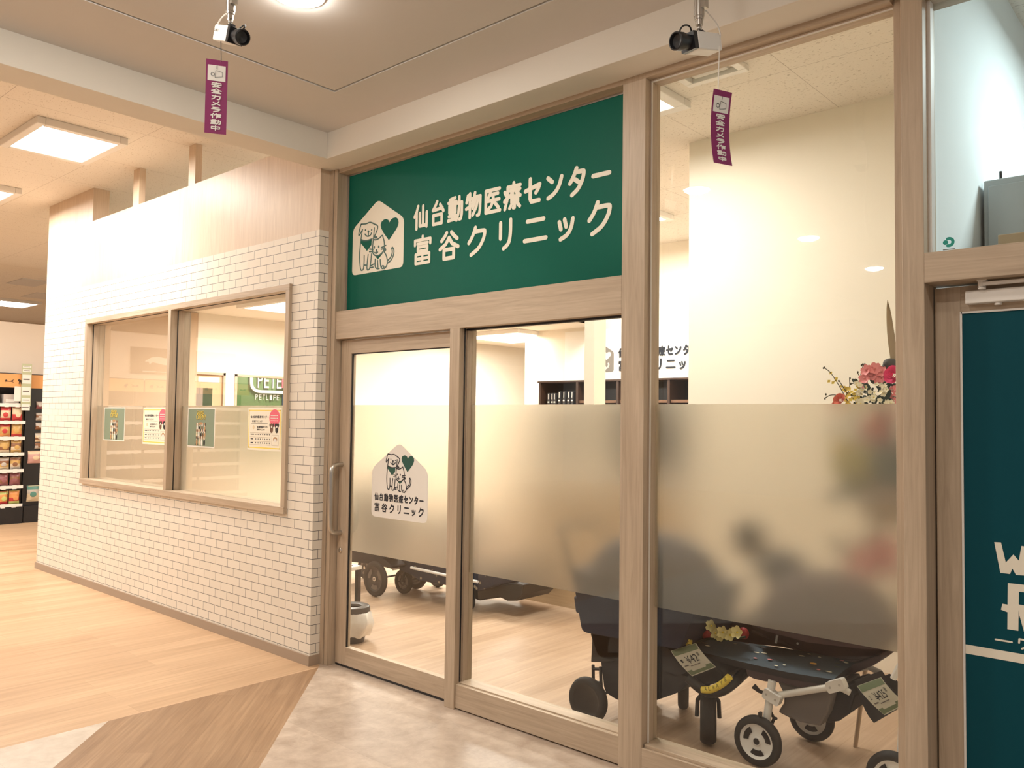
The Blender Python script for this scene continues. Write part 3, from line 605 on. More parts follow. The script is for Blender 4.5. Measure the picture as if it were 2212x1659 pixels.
def poster_info(name, x0, x1, z0, z1, label):
    r = thing(name, label, 'poster', ((x0+x1)/2, -.001, z0), 'timetable posters on the window'); w, h = x1-x0, z1-z0; M = frame((x0, -.001, z0)); mb = MB(M)
    mb.prism([(0, 0), (w, 0), (w, h), (0, h)], 0, .0004, plain('poster_paper', (.84, .79, .66), .5))
    for a, b, c, d in ((.02, .98, .05, .075), (.02, .98, .93, .95), (.02, .04, .05, .95), (.96, .98, .05, .95)): mb.poly([(a*w, c*h), (b*w, c*h), (b*w, d*h), (a*w, d*h)], .0006, M_YEL)
    mb.build('poster_sheet', r)
    mb = MB(M); mb.disc(.80*w, .765*h, .155*w, .20*h, .0008, M_PINK, 26)
    for i in range(3):
        for k in range(6): mb.stroke([((.69+.035*k)*w, (.82-.06*i)*h), ((.71+.035*k)*w, (.82-.06*i)*h)], .02*h, .001, 0, M_STK, 2)
    mb.build('pink_badge', r)
    mb = MB(M); n = '仙台動物医療センター'
    for k, c in enumerate(n): kana(mb, c, (.075+.056*k)*w, (.128+.056*k)*w, .755*h, .82*h, .011*h, .0008, 0, M_INK, False)
    for k, c in enumerate('富谷クリニック'): kana(mb, c, (.13+.045*k)*w, (.17+.045*k)*w, .66*h, .71*h, .009*h, .0008, 0, M_INK, False)
    mb.stroke([(.10*w, .635*h), (.60*w, .635*h)], .008*h, .0008, 0, M_INK, 2)
    for k, c in enumerate(n): kana(mb, c, (.28+.034*k)*w, (.312+.034*k)*w, .525*h, .575*h, .009*h, .0008, 0, M_INK, False)
    for k, c in enumerate('富谷クリニック'): kana(mb, c, (.28+.034*k)*w, (.312+.034*k)*w, .465*h, .51*h, .009*h, .0008, 0, M_INK, False)
    for v in (.41, .31, .21, .13): mb.stroke([(.07*w, v*h), (.70*w, v*h)], .005*h, .0008, 0, M_BASE, 2)
    for k in range(7): mb.stroke([((.245+.068*k)*w, .375*h), ((.262+.068*k)*w, .375*h)], .022*h, .0008, 0, M_INK, 2)
    mb.stroke([(.09*w, .375*h), (.19*w, .375*h)], .022*h, .0008, 0, M_INK, 2)
    for v in (.265, .175):
        mb.stroke([(.10*w, v*h), (.17*w, v*h)], .022*h, .0008, 0, M_INK, 2)
        for k in range(7): mb.disc((.255+.068*k)*w, v*h, .011*w, .02*h, .0008, M_INK, 8)
    mb.build('poster_lettering', r)
    mb = MB(M)
    for u, c in ((.72, plain('brown_fur', (.16, .075, .04))), (.87, M_BLACK)):
        mb.disc(u*w, .50*h, .045*w, .085*h, .0011, c, 14); mb.disc(u*w, .58*h, .05*w, .06*h, .0012, c, 14); mb.disc(u*w, .56*h, .02*w, .028*h, .0014, M_STK, 10)
        for e in (-.05, .05): mb.disc((u+e)*w, .60*h, .014*w, .045*h, .0013, M_BLACK, 8)
    mb.stroke([(.73*w, .13*h), (.93*w, .13*h), (.93*w, .37*h), (.73*w, .37*h), (.73*w, .13*h)], .005*h, .0008, 0, M_BASE, 2); mb.disc(.83*w, .27*h, .06*w, .06*h, .0008, plain('tan_fur', (.46, .26, .12)), 14); mb.disc(.83*w, .25*h, .045*w, .04*h, .0009, M_STK, 14)
    mb.disc(.175*w, .54*h, .03*w, .05*h, .0008, plain('cream_fur', (.72, .6, .4)), 10)
    mb.build('poster_picture', r); return r
poster_open('opening_poster', -8.062, -7.613, 1.356, 1.663, 'sage GRAND OPEN poster in the left pane of the tiled-wall window')
poster_info('timetable_poster', -7.243, -6.779, 1.345, 1.661, 'yellow-bordered timetable poster in the left pane, against the mullion')
poster_open('opening_poster', -6.434, -5.997, 1.348, 1.661, 'sage GRAND OPEN poster in the right pane, beside the mullion')
poster_info('timetable_poster', -5.515, -5.076, 1.353, 1.661, 'yellow-bordered timetable poster at the right end of the tiled-wall window')

# little teal mark on the glass over the green door
p = at(2050, 523, Y=.0995); mb = MB(frame((p.x, .0995, p.z)))
arc = [(.0135*math.cos(R(a)), .0135*math.sin(R(a))) for a in range(-110, 111, 20)]; mb.stroke(arc, .011, 0, .0003, plain('teal_ink', (.0, .34, .27), .4)); mb.disc(-.012, 0, .009, .009, .0003, plain('teal_ink', (.0, .34, .27)), 14)
mb.stroke([(-.02, -.027), (.02, -.027)], .003, 0, .0003, M_MESHF, 2)
tag(mb.build('window_mark', base=(p.x, .0995, p.z)), 'small teal round mark stuck low on the glass over the green door', 'sticker')

# ================================================================== CAMERAS AND HANGING TAGS
def security_camera(loc, yaw, tilt, label, ceil, cable):
    """box camera on a pole: local +X is where the lens looks"""
    r = thing('security_camera', label, 'camera', loc); L = Vector(loc)
    MB().cyl((L.x, L.y, L.z+.065), (L.x, L.y, ceil), .0165, M_STEEL, 18).cyl((L.x, L.y, L.z+.045), (L.x, L.y, L.z+.075), .013, M_STEEL, 18).cyl((L.x, L.y, L.z+.075), (L.x, L.y, L.z+.17), .0185, M_STEEL, 18).box(L.x+.014, L.x+.03, L.y-.012, L.y+.012, L.z+.10, L.z+.15, M_STEEL).build('ceiling_pole', r, smooth=40)
    MB().cyl((L.x, L.y, L.z+.018), (L.x, L.y, L.z+.05), .005, M_STEEL, 12).ball((L.x, L.y, L.z+.035), .010, M_STEEL).box(L.x-.02, L.x+.02, L.y-.012, L.y+.012, L.z+.012, L.z+.02, M_BLACK).build('swivel_mount', r, smooth=40)
    M = Matrix.Translation(L) @ Matrix.Rotation(yaw, 4, 'Z') @ Matrix.Rotation(tilt, 4, 'Y')
    mb = MB(M); mb.box(-.075, .045, -.032, .032, -.05, .012, M_WPLAS); mb.box(-.085, -.075, -.029, .029, -.047, .009, M_WPLAS); hs = mb.build('housing', r, bevel=.006)
    mb = MB(M @ Matrix.Translation((-.045, -.0325, -.012)) @ Matrix.Rotation(R(90), 4, 'X')); word(mb, 'G-PRO', -.03, .012, -.004, .006, .0006, M_BLACK); mb.build('camera_lettering', hs)
    mb = MB(M); mb.box(.045, .065, -.031, .031, -.049, .011, M_BLACK); mb.lathe([(0, .06), (.025, .06), (.026, .092), (.031, .096), (.031, .125), (.026, .127), (.022, .115), (0, .11)], M_BLACK, (0, 0, -.019), (1, 0, 0), 24); mb.build('lens', r, smooth=40)
    MB(M).tube(smooth_pts3([(.05, .012, .012), (.065, .02, .03), (.09, .016, .032), (.105, .01, .02), (.1, .0, .006)]), .0028, M_BLACK, 8).build('lens_cable', r, smooth=60)
    MB(M).tube(smooth_pts3([Vector(q) for q in cable]), .0025, M_WPLAS, 8).build('signal_cable', r, smooth=60)
    return r
def smooth_pts3(p, it=2):
    p = [Vector(q) for q in p]
    for _ in range(it):
        q = [p[0]]
        for a, b in zip(p[:-1], p[1:]): q += [a*.75+b*.25, a*.25+b*.75]
        p = q+[p[-1]]
    return p
def hang_tag(px_top, px_bot, dist, w, facing, label, curl, hook, cord):
    d = lambda px, py: _C + (_f + _r*((px-1106)/FPX) - _u*((py-829.5)/FPX))*dist
    T, B = d(*px_top), d(*px_bot); h = (T-B).length; up = (T-B).normalized()
    r = thing('hanging_tag', label, 'tag', T, 'camera notice tags'); M = frame(B, facing, up)
    def sheet(x0, x1, y0, y1, z, mat, mb, n=8):
        P = []
        for i in range(n+1):
            y = y0+(y1-y0)*i/n; P.append([(x, y, z+curl*((y/h)-.55)**2*4-curl*.3) for x in (x0, x1)])
        return mb.grid(P, mat)
    bend = lambda y: curl*((y/h)-.55)**2*4-curl*.3
    mb = MB(M); sheet(-w/2, w/2, 0, h, 0, M_MAG, mb); sheet(-w/2, w/2, 0, h, -.0008, M_STK, mb); mb.build('tag_sheet', r, smooth=60)
    mb = MB(M); sheet(-w*.42, w*.40, h*.715, h*.925, .0006, M_STK, mb, 4)
    for k, c in enumerate('安全カメラ作動中'):
        y1 = h*(.700-.0835*k); n0 = len(mb.v); m2 = MB(); kana(m2, c, -w*.27, w*.27, y1-h*.077, y1, w*.052, .0009, 0, M_STK, False)
        mb.add([(x, y, z+bend(y)) for x, y, z in m2.v], m2.f, M_STK)
    mb.build('tag_lettering', r)
    m2 = MB(); y = h*.80
    m2.stroke([(0, h*.92), (0, y+.022)], .0022, .0012, 0, M_INK, 2); bx = [(-.007, y-.012), (-.004, y+.016), (.020, y+.012), (.021, y-.006), (-.007, y-.012)]; m2.stroke(bx, .0013, .0012, 0, M_INK, 2); m2.stroke([(-.007+.007*math.cos(R(a))-.008, y+.007*math.sin(R(a))) for a in range(0, 361, 40)], .0018, .0012, 0, M_INK, 2)
    mb = MB(M).add([(x, yy, z+bend(yy)) for x, yy, z in m2.v], m2.f, M_INK); mb.build('camera_picture', r)
    MB().tube([Vector(hook), (Vector(hook)+T)/2, T-up*.006], .0016, cord, 6).build('cord', r, smooth=60)
    return r
p1 = _C + (_f + _r*((497-1106)/FPX) - _u*((66-829.5)/FPX))*3.3
security_camera(p1, R(-3), R(21), 'white box camera on a steel pole left of the green signboard, lens to the right', ZC+.004, [(-.1, 0, -.02), (-.13, .0, .0), (-.12, 0, .04), (-.03, .01, .09)])
p2 = _C + (_f + _r*((1510-1106)/FPX) - _u*((82-829.5)/FPX))*2.9
security_camera(p2, R(258), R(12), 'white box camera on a pole before the tall right pane, lens to the left', ZC+.004, [(-.1, 0, -.01), (-.125, .0, .015), (-.11, 0, .06), (-.035, .01, .10)])
k1 = _C + (_f + _r*((477-1106)/FPX) - _u*((82-829.5)/FPX))*3.3; k2 = _C + (_f + _r*((1554-1106)/FPX) - _u*((100-829.5)/FPX))*2.9
hang_tag((478, 131), (465, 289), 3.3, .082, (.50, .86, 0), 'magenta notice tag hanging on a black cord under the left camera', .002, k1, M_BLACK)
hang_tag((1551, 196), (1556, 357), 2.9, .082, (.378, .926, 0), 'curled magenta notice tag hanging on a white cord under the right camera', .016, k2, M_WPLAS)

# ================================================================== CEILING LAMPS
def downlight(x, y, z, r_, label, glow=M_GLOW, power=0, col=WARM):
    r = thing('downlight', label, 'lamp', (x, y, z), 'round downlights'); mb = MB(); mb.lathe([(r_, 0), (r_+.012, -.003), (r_+.014, .004)], M_WPLAS, (x, y, z), (0, 0, 1), 36); mb.build('trim_ring', r, smooth=40)
    g = glow if not power else M_BULB
    MB().lathe([(0, -.026), (r_*.35, -.0245), (r_*.65, -.019), (r_*.88, -.010), (r_, .001)], g, (x, y, z), (0, 0, 1), 36).build('diffuser', r, smooth=60)
    return r
downlight(-3.017, -1.29, ZC+.004, .10, 'round lit downlight at the top edge, right of the left camera', power=20)
for x, y, lb in ((-3.2, -2.28, 'round corridor downlight out of view, reflected in the tall pane'), (-1.12, -2.27, 'round downlight over the viewer, reflected above the green door'), (-3.2, -4.46, 'round corridor downlight behind the viewer, first of the far row'), (-3.24, -6.47, 'round corridor downlight behind the viewer, last of the far row'), (1.0, -1.44, 'round downlight right of the viewer'), (1.0, -4.46, 'round downlight behind the viewer, to the right')):
    downlight(x, y, ZC+.004, .10, lb, power=16)
def panel_lamp(x0, x1, y0, y1, z, label, glow=M_GLOW, d=.055, ins=.06):
    r = thing('panel_lamp', label, 'lamp', ((x0+x1)/2, (y0+y1)/2, z), 'square ceiling panel lamps')
    mb = MB(); mb.box(x0, x1, y0, y0+ins, z-d, z, M_WPLAS); mb.box(x0, x1, y1-ins, y1, z-d, z, M_WPLAS); mb.box(x0, x0+ins, y0+ins, y1-ins, z-d, z, M_WPLAS); mb.box(x1-ins, x1, y0+ins, y1-ins, z-d, z, M_WPLAS); mb.build('lamp_frame', r, bevel=.006)
    MB().box(x0+ins, x1-ins, y0+ins, y1-ins, z-d+.006, z-d+.02, glow).build('diffuser', r); return r
panel_lamp(-7.40, -6.57, -1.15, -.49, HZ, 'lit square panel lamp on the shop ceiling, nearest, above the tiled wall')
panel_lamp(-9.72, -8.86, -1.2, -.52, HZ, 'lit square panel lamp on the shop ceiling cut by the left edge')
panel_lamp(-18.6, -17.6, 1.85, 2.6, HZ, 'lit square panel lamp far back on the shop ceiling')
panel_lamp(-7.40, -6.57, -4.0, -3.3, HZ, 'square panel lamp on the shop ceiling behind the viewer'); panel_lamp(-12.4, -11.6, -4.6, -3.9, HZ, 'square panel lamp over the shelves behind the viewer'); panel_lamp(-9.6, -8.8, -3.95, -3.25, HZ, 'unseen panel lamp added left of the viewer, over the open shop floor'); panel_lamp(-12.0, -11.2, -1.75, -1.05, HZ, 'panel lamp before the stocked rack, out of view, added to brighten the far shop'); panel_lamp(-11.3, -10.5, 3.85, 4.55, HZ, 'unseen panel lamp added to light the green shop sign'); panel_lamp(-16.9, -16.1, -2.55, -1.85, HZ, 'unseen panel lamp added behind the shelf divider to brighten the far shop'); panel_lamp(-7.7, -6.9, 3.05, 3.75, HZ, 'square panel lamp over the roof of the clinic room')  # fixtures from the open floor onward are unseen additions carrying the fill lights
panel_lamp(-3.75, -2.80, .75, 1.66, HZ, 'lit panel lamp on the clinic ceiling at the corner of the tall pane', d=.05, ins=.085)
panel_lamp(-5.3, -4.5, 3.5, 4.3, HZ, 'panel lamp on the clinic ceiling over the reception desk')
panel_lamp(-8.2, -7.0, 1.4, 2.6, 2.82, 'panel lamp on the lowered clinic ceiling, nearer'); panel_lamp(-8.5, -7.3, 5.0, 6.2, 2.82, 'panel lamp on the lowered clinic ceiling, farther')
downlight(.15, 1.5, HZ-.02, .12, 'round cool downlight in the room over the green door', M_GLOWC)
# air outlet by the clinic lamp
r = thing('air_outlet', 'square cream air-conditioning outlet in the clinic ceiling behind the hanging tag', 'air outlet', (-2.45, .85, HZ)); x0, x1, y0, y1 = -2.655, -2.245, .35, 1.385
mb = MB()
for a, b, c, d in ((x0, x1, y0, y0+.05), (x0, x1, y1-.05, y1), (x0, x0+.05, y0+.05, y1-.05), (x1-.05, x1, y0+.05, y1-.05)): mb.box(a, b, c, d, HZ-.035, HZ, M_WPLAS)
mb.build('outlet_frame', r, bevel=.004); mb = MB()
mb.box(x0+.09, x1-.09, y0+.09, y1-.09, HZ-.028, HZ-.01, M_WHITEC); mb.build('outlet_plate', r, bevel=.004)
# shop ceiling hatches far away
for px, py in ((62, 611), (90, 640)):
    p = at(px, py, Z=HZ-.01); o = MB().box(p.x-.4, p.x+.4, p.y-.22, p.y+.22, HZ-.012, HZ, M_WHITEC).build('ceiling_vent', base=(p.x, p.y, HZ)); tag(o, 'flat cream vent on the shop ceiling, ' + ('nearer one' if px == 62 else 'farther one near the lit panel'), 'vent', 'shop ceiling vents')

# ================================================================== SHOP: SHELVES, PACKS, SIGNS
SX = -13.35                                                   # front of the shelves, facing +X
struct(MB().box(-13.85, -13.75, -14, 10, 0, 2.95, M_SHOPW), 'wall_divider')
LIPS = [1.725, 1.475, 1.245, 1.015, .775, .54, .275]
def silhouettes(mb, u, v, s, z):
    """a running cat and a standing puppy"""
    cat = [(0, 30), (8, 48), (16, 62), (22, 58), (30, 60), (34, 46), (60, 40), (84, 44), (104, 58), (126, 66), (128, 60), (104, 44), (110, 30), (124, 22), (118, 18), (96, 28), (84, 30), (50, 30), (30, 30), (6, 20), (2, 24), (20, 32), (14, 34)]
    dog = [(0, 70), (14, 78), (26, 70), (44, 62), (58, 50), (64, 20), (58, 18), (54, 34), (46, 32), (44, 4), (36, 4), (34, 30), (22, 30), (18, 2), (10, 2), (12, 34), (10, 48), (2, 44), (-2, 56)]
    mb.poly([(u+p[0]*s, v+p[1]*s) for p in cat][::-1], z, M_DARKW); mb.poly([(u+(178+p[0])*s, v+(p[1]-4)*s) for p in dog][::-1], z, M_DARKW)
def rack(y0, label):
    r = thing('shop_rack', label, 'shelf rack', (SX-.2, y0+.475, 0), 'black shelf racks along the shop wall'); y1 = y0+.92
    MB().box(SX-.38, SX-.35, y0, y1, .25, 2.17, M_BLACK).build('back_panel', r)
    MB().box(SX-.38, SX+.0, y0, y1, 0, .25, M_BLACK).build('plinth', r, bevel=.004)
    for a in (y0, y1-.025): MB().box(SX-.38, SX-.30, a, a+.025, .25, 2.17, M_BLACK).build('upright', r)
    for z in LIPS:
        sh = MB().box(SX-.36, SX-.008, y0+.02, y1-.02, z-.016, z, M_BLACK).build('shelf_board', r)
        mb = MB().box(SX-.01, SX, y0+.01, y1-.01, z-.035, z+.012, M_WPLAS)
        for k in range(6): mb.box(SX, SX+.002, y0+.07+.14*k, y0+.125+.14*k, z-.042, z+.016, M_STK)
        mb.build('price_rail', sh)
    MB().box(SX-.04, SX-.012, y0, y1, 1.968, 2.166, M_ORANGE).box(SX-.04, SX-.008, y0, y1, 2.166, 2.176, M_BLACK).build('header_board', r)
    mb = MB(frame((SX-.0118, y0, 1.99), (0, 1, 0)))
    for u in (.08, .62): silhouettes(mb, u, .03, .00098, .001)
    mb.build('header_picture', r); return r
r0 = rack(.112, 'black shelf rack with orange animal header and snack bags at the left edge')
for k in range(1, 6):
    c = copy_tree(r0); c.location.y -= .95*k
    c['label'] = 'black shelf rack with orange header, ' + ['next to the stocked rack at the left edge', 'second along from the stocked rack', 'third along from the stocked rack', 'fourth along from the stocked rack', 'last of the row behind the viewer'][k-1]
def pouch(y, z, w, h, cols, label, x=SX-.05, group='snack bags on the shop rack', name='snack_bag'):
    mb = MB(); n = 6; P = []
    for i in range(9):
        v = i/8; row = []
        for j in range(n+1):
            u = j/n; b = .036*max(0, (math.sin(math.pi*u)*math.sin(math.pi*min(1, max(0, (v-.04)/.9))))**.55); row.append((x+b+random.uniform(-.003, .003), y+(u-.5)*w*(1-.06*math.sin(math.pi*v)), z+v*h))
        P.append(row)
    for i in range(8): mb.grid([P[i], P[i+1]], cols[min(len(cols)-1, i*len(cols)//8)])
    B = [[(x-.004, q[1], q[2]) for q in row] for row in P]; mb.grid([list(reversed(row)) for row in B], cols[0])
    for i in range(8):
        for j in (0, n): mb.add([P[i][j], P[i+1][j], B[i+1][j], B[i][j]], [(0, 1, 2, 3)], cols[0])
    o = mb.build(name, smooth=70, base=(x, y, z)); m2 = MB()
    m2.ball((x+.034, y+random.uniform(-.1, .1)*w, z+h*.45), (.006, w*.26, h*.17), cols[-1], 10, 6); m2.box(x+.0, x+.01, y-w*.4, y+w*.4, z+h*.955, z+h*.985, cols[0])
    m2.build('bag_print', o, base=None)
    return tag(o, label, 'snack bag', group)
c_ = lambda n, r, g, b: plain(n, (r, g, b), .35)
RED, GLD, CRM, ORG, BRN, PLM, LIM, SLV = c_('bag_red', .52, .05, .05), c_('bag_gold', .58, .36, .12), c_('bag_cream', .72, .58, .40), c_('bag_orange', .70, .30, .10), c_('bag_brown', .26, .12, .06), c_('bag_plum', .28, .10, .11), c_('bag_lime', .52, .55, .18), c_('bag_silver', .52, .47, .42)
ROWS = [(1, 'red and cream', (RED, RED, CRM, CRM), .21), (2, 'gold and red', (RED, ORG, GLD, GLD), .20), (3, 'brown and gold', (GLD, CRM, BRN, GLD), .19), (4, 'cream and blue-grey', (SLV, CRM, GLD, BRN), .18), (5, 'plum', (PLM, PLM, BRN, PLM), .185), (6, 'orange and red', (LIM, RED, ORG, ORG), .20)]
ORD = ['top', 'second', 'third', 'fourth', 'fifth', 'bottom']
for (k, nm, cols, h) in ROWS:
    for j, wh in enumerate(('at the shelf end', 'second from the end', 'third from the end')):
        cc = cols if j != 1 else tuple(cols[1:]+cols[:1])
        pouch(.925-.15*j, LIPS[k]+.002, .138, h, cc, f'{nm} snack bag, {ORD[k-1]} shelf of left rack, {wh}')
def carton(y, w, h, z, mat, label):
    mb = MB().box(SX-.25, SX-.05, y-w/2, y+w/2, z, z+h, mat); mb.box(SX-.05, SX-.048, y-w*.35, y+w*.2, z+h*.2, z+h*.5, M_STK); o = mb.build('carton', base=(SX-.15, y, z), bevel=.003); return tag(o, label, 'carton', 'cartons on the top shelf')
carton(.84, .20, .14, LIPS[0]+.002, c_('carton_grey', .55, .49, .45), 'pale grey carton on the top shelf of the left rack')
carton(.55, .24, .16, LIPS[0]+.002, M_BLACK, 'dark carton on the top shelf of the left rack')
carton(-.6, .5, .15, LIPS[0]+.002, M_STK, 'white carton on the top shelf of the rack beside the stocked one'); carton(-1.5, .4, .13, LIPS[0]+.002, c_('carton_grey', .55, .49, .45), 'grey carton on the top shelf, third rack along')
# peg panel between rack and wall end, with hanging packs
pg = thing('peg_panel', 'narrow black peg panel between the left rack and the tiled wall end', 'display panel', (SX-.1, 1.25, 0))
MB().box(SX-.15, SX-.10, 1.045, 1.75, 0, 1.98, M_BLACK).build('panel_board', pg, bevel=.003); MB().box(SX-.13, SX-.095, 1.045, 1.75, 1.968, 2.166, M_ORANGE).box(SX-.13, SX-.09, 1.045, 1.75, 2.166, 2.176, M_BLACK).build('header_board', pg)
MB().box(SX-.15, SX-.02, 1.045, 1.75, 0, .24, M_BLACK).build('panel_plinth', pg)
packs = [(1.72, .11, 'plum', (PLM, SLV)), (1.55, .11, 'grey', (SLV, BRN, SLV)), (1.41, .10, 'dark', (BRN, SLV)), (1.24, .13, 'pale striped', (CRM, BRN, CRM, SLV)), (1.12, .09, 'silver', (SLV, BRN))]
for z, h, nm, cols in packs:
    pouch(1.235, z-h*.5, .10, h, cols, f'small {nm} pack hanging on the peg panel beside the wall end', SX-.088, 'hanging packs on the peg panel', 'hanging_pack')
pouch(1.19, .86, .19, .185, (c_('bag_rose', .62, .36, .33), c_('bag_rose', .62, .36, .33), CRM), 'rose pouch with round badge on the peg panel by the wall end', SX-.088, 'hanging packs on the peg panel', 'hanging_pack')
pouch(1.19, .30, .18, .235, (CRM, CRM, SLV, c_('bag_teal', .10, .26, .22)), 'large teal and cream pack low on the peg panel', SX-.088, 'hanging packs on the peg panel', 'hanging_pack')
bn = thing('price_banner', 'narrow pale green notice strip hanging at the end of the left rack', 'notice', (SX+.02, 1.01, 1.70))
mb = MB(); mb.box(SX+.01, SX+.016, .945, 1.075, 1.70, 2.32, c_('banner_green', .45, .47, .30)); mb.box(SX-.03, SX+.012, 1.0, 1.02, 2.04, 2.06, M_BLACK); mb.build('banner_strip', bn)
mb = MB()
for k, (z, h) in enumerate(((2.20, .04), (2.26, .03), (2.03, .13), (1.86, .12), (1.76, .06), (1.64, .09))): mb.box(SX+.016, SX+.0175, .955, 1.065, z, z+h, M_STK); mb.box(SX+.0175, SX+.018, .965, 1.05, z+h*.4, z+h*.55, M_MESHF)
mb.build('banner_print', bn)
tag(MB().box(SX+.002, SX+.006, .86, 1.06, 1.77, 1.985, M_STK).build('price_board', base=(SX, .96, 1.77)), 'blank white board behind the pale green notice strip', 'board')
# picture board over the racks
pb = thing('picture_board', 'dark brown board with white running dog above the racks, seen mirrored in the window', 'sign', (-13.745, -3.6, 2.29))
MB().box(-13.75, -13.72, -4.55, -2.67, 2.29, 2.72, c_('board_brown', .13, .07, .04)).build('board_panel', pb)
mb = MB(frame((-13.719, -2.72, 2.30), (0, -1, 0)) @ Matrix.Scale(-1, 4, (0, 0, 1)))
U = lambda zx, zy: ((zx-700)/440*.86, .42-(zy-600)/390*.43)
dog = [(800, 800), (850, 745), (910, 730), (970, 745), (1040, 730), (1060, 695), (1100, 685), (1135, 700), (1150, 740), (1130, 790), (1180, 820), (1190, 880), (1150, 870), (1090, 845), (1040, 860), (960, 850), (900, 830), (860, 820), (835, 850), (825, 815), (795, 815)]
mb.poly([U(*p) for p in dog], 0, M_STK); mb.poly([U(*p) for p in ((1385, 790), (1420, 745), (1460, 735), (1470, 770), (1460, 830), (1490, 855), (1440, 850), (1390, 830))], 0, M_STK)
for p, a, b in (((925, 755), 20, 16), ((990, 785), 24, 26), ((1088, 715), 22, 20)): q = U(*p); mb.disc(q[0], q[1], a/440*.86, b/390*.43, -.0006, c_('board_brown', .13, .07, .04), 12)
mb.stroke([U(780, 960), U(980, 960)], .012, -.0005, 0, M_STK, 2); mb.stroke([U(1000, 958), U(1140, 958)], .022, -.0005, 0, M_STK, 2); mb.build('board_picture', pb)

# green shop front sign seen through the clinic's far window
ps = thing('shop_sign', 'green board with white letters and rounded border, seen through the clinic window', 'sign', (-12.05, 4.3, 0))
MB().box(-12.1, -12.05, 3.0, 6.2, 0, 2.95, c_('sign_green', .13, .22, .085)).build('sign_panel', ps)
MP = frame((-12.048, 0, 0), (0, 1, 0)); mb = MB(MP)
mb.stroke(rounded([(3.865, 2.9), (3.865, 2.0), (6.0, 2.0), (6.0, 2.9)], .17, 8)+[(3.865, 2.73)], .05, .02, .02, M_STK); mb.build('sign_border', ps)
mb = MB(MP)
for k, ch in enumerate('PETEMO'): word(mb, ch, 3.985+.118*k, 4.075+.118*k, 2.062, 2.30, .03, M_STK); word(mb, ch, 3.99+.118*k, 4.08+.118*k, 2.055, 2.295, .01, M_MESHF)
for k, ch in enumerate('PETLIFESTORE'):
    y = 3.955+.0655*k+(.05 if k > 6 else 0); word(mb, ch, y, y+.045, 1.868, 1.952, .02, M_STK)
mb.build('sign_lettering', ps)
MB(MP).prism([(4.43, 2.075), (4.75, 2.075), (4.75, 2.6), (4.43, 2.6)], .03, .05, M_PINK).prism([(4.445, 1.4), (4.475, 1.4), (4.475, 1.96), (4.445, 1.96)], .03, .05, c_('sign_blue', .02, .09, .25)).build('colour_tab', ps)

# ================================================================== CLINIC FURNITURE
ct = thing('reception_counter', 'pale wood reception counter behind the frosted glass', 'counter', (-4.1, 2.6, 0))
MB().box(-4.95, RWX-.002, 2.40, 2.44, 0, 1.02, M_BRNW).box(-4.95, -4.92, 2.44, 2.95, 0, 1.02, M_BRNW).build('counter_front', ct); MB().box(-4.97, RWX-.002, 2.37, 2.98, 1.02, 1.055, M_ASHX).build('counter_top', ct, bevel=.004)
MB().box(-4.262, -4.254, 2.398, 2.40, 0, 1.0, M_DARKW).box(-4.66, -4.56, 2.396, 2.40, .205, .222, M_BLACK).build('drawer_gap', ct)
c0 = at(1262, 800, Y=2.55).x; c1 = at(1283.5, 800, Y=2.55).x; dY = 2.55
e = at(1308, 800, X=c1).y
struct(MB().box(c0, c1, dY, max(dY+.1, e), 1.055, HZ, M_CREAM), 'trim_9')
cs = thing('clinic_wall_sign', 'white wall sign with dark clinic name and grey emblem behind the reception', 'sign', (-5.4, 5.44, 2.1)); YS = 5.43
xa = at(1336, 770, Y=YS).x; xb = at(1421, 757, Y=YS).x; sc = (xb-xa)/5/.147; zb = at(1420, 799.5, Y=YS).z
MB().box(xa-1.1*sc, xa+1.6*sc, YS, YS+.02, zb-.12, zb+.55, plain('sign_white', (.90, .87, .82), .6)).build('sign_panel', cs)
mb = MB(frame((0, YS-.001, 0))); clinic_name(mb, xa, zb, sc, 0, .01, M_INK); mb.build('sign_lettering', cs)
mb = MB(frame((0, YS-.001, 0))); hx0 = xa-.59*sc; G = plain('emblem_grey', (.23, .21, .19), .5); mb.prism(rounded([(hx0, zb-.0), (hx0+.5*sc, zb-.0), (hx0+.5*sc, zb+.32*sc), (hx0+.25*sc, zb+.47*sc), (hx0, zb+.32*sc)], .03), 0, .006, G); emblem(mb, hx0+.06*sc, zb+.02*sc, .36*sc, .31*sc, .0062, M_STK, M_STK, .012*sc); mb.build('sign_emblem', cs)
# dark cabinet with binders
KX0 = at(1163, 840, Y=5.08).x; KZ = at(1200, 823, Y=5.08).z
kb = thing('open_cabinet', 'dark wooden open cabinet along the back wall under the white sign', 'cabinet', ((KX0-3.2)/2, 5.26, 0))
MB().box(KX0, -3.12, 5.06, 5.44, KZ-.022, KZ, M_DARKW).build('cabinet_top', kb); MB().box(KX0, -3.12, 5.42, 5.44, 0, KZ-.022, M_BLACK).build('back_panel', kb)
for px in (1163, 1243, 1330, 1440): x = at(px+2, 840, Y=5.08).x; MB().box(x, x+.035, 5.07, 5.42, 0, KZ-.022, M_DARKW).build('side_panel', kb)
for z in (1.62, .9, .1): MB().box(KX0, -3.12, 5.08, 5.42, z-.025, z, M_DARKW).build('shelf_board', kb)
zz = at(1450, 866, Y=5.1).z; MB().box(at(1247, 866, Y=5.1).x, -3.12, 5.10, 5.42, zz-.02, zz+.012, plain('shelf_edge', (.16, .085, .05), .4)).build('shelf_board', kb)
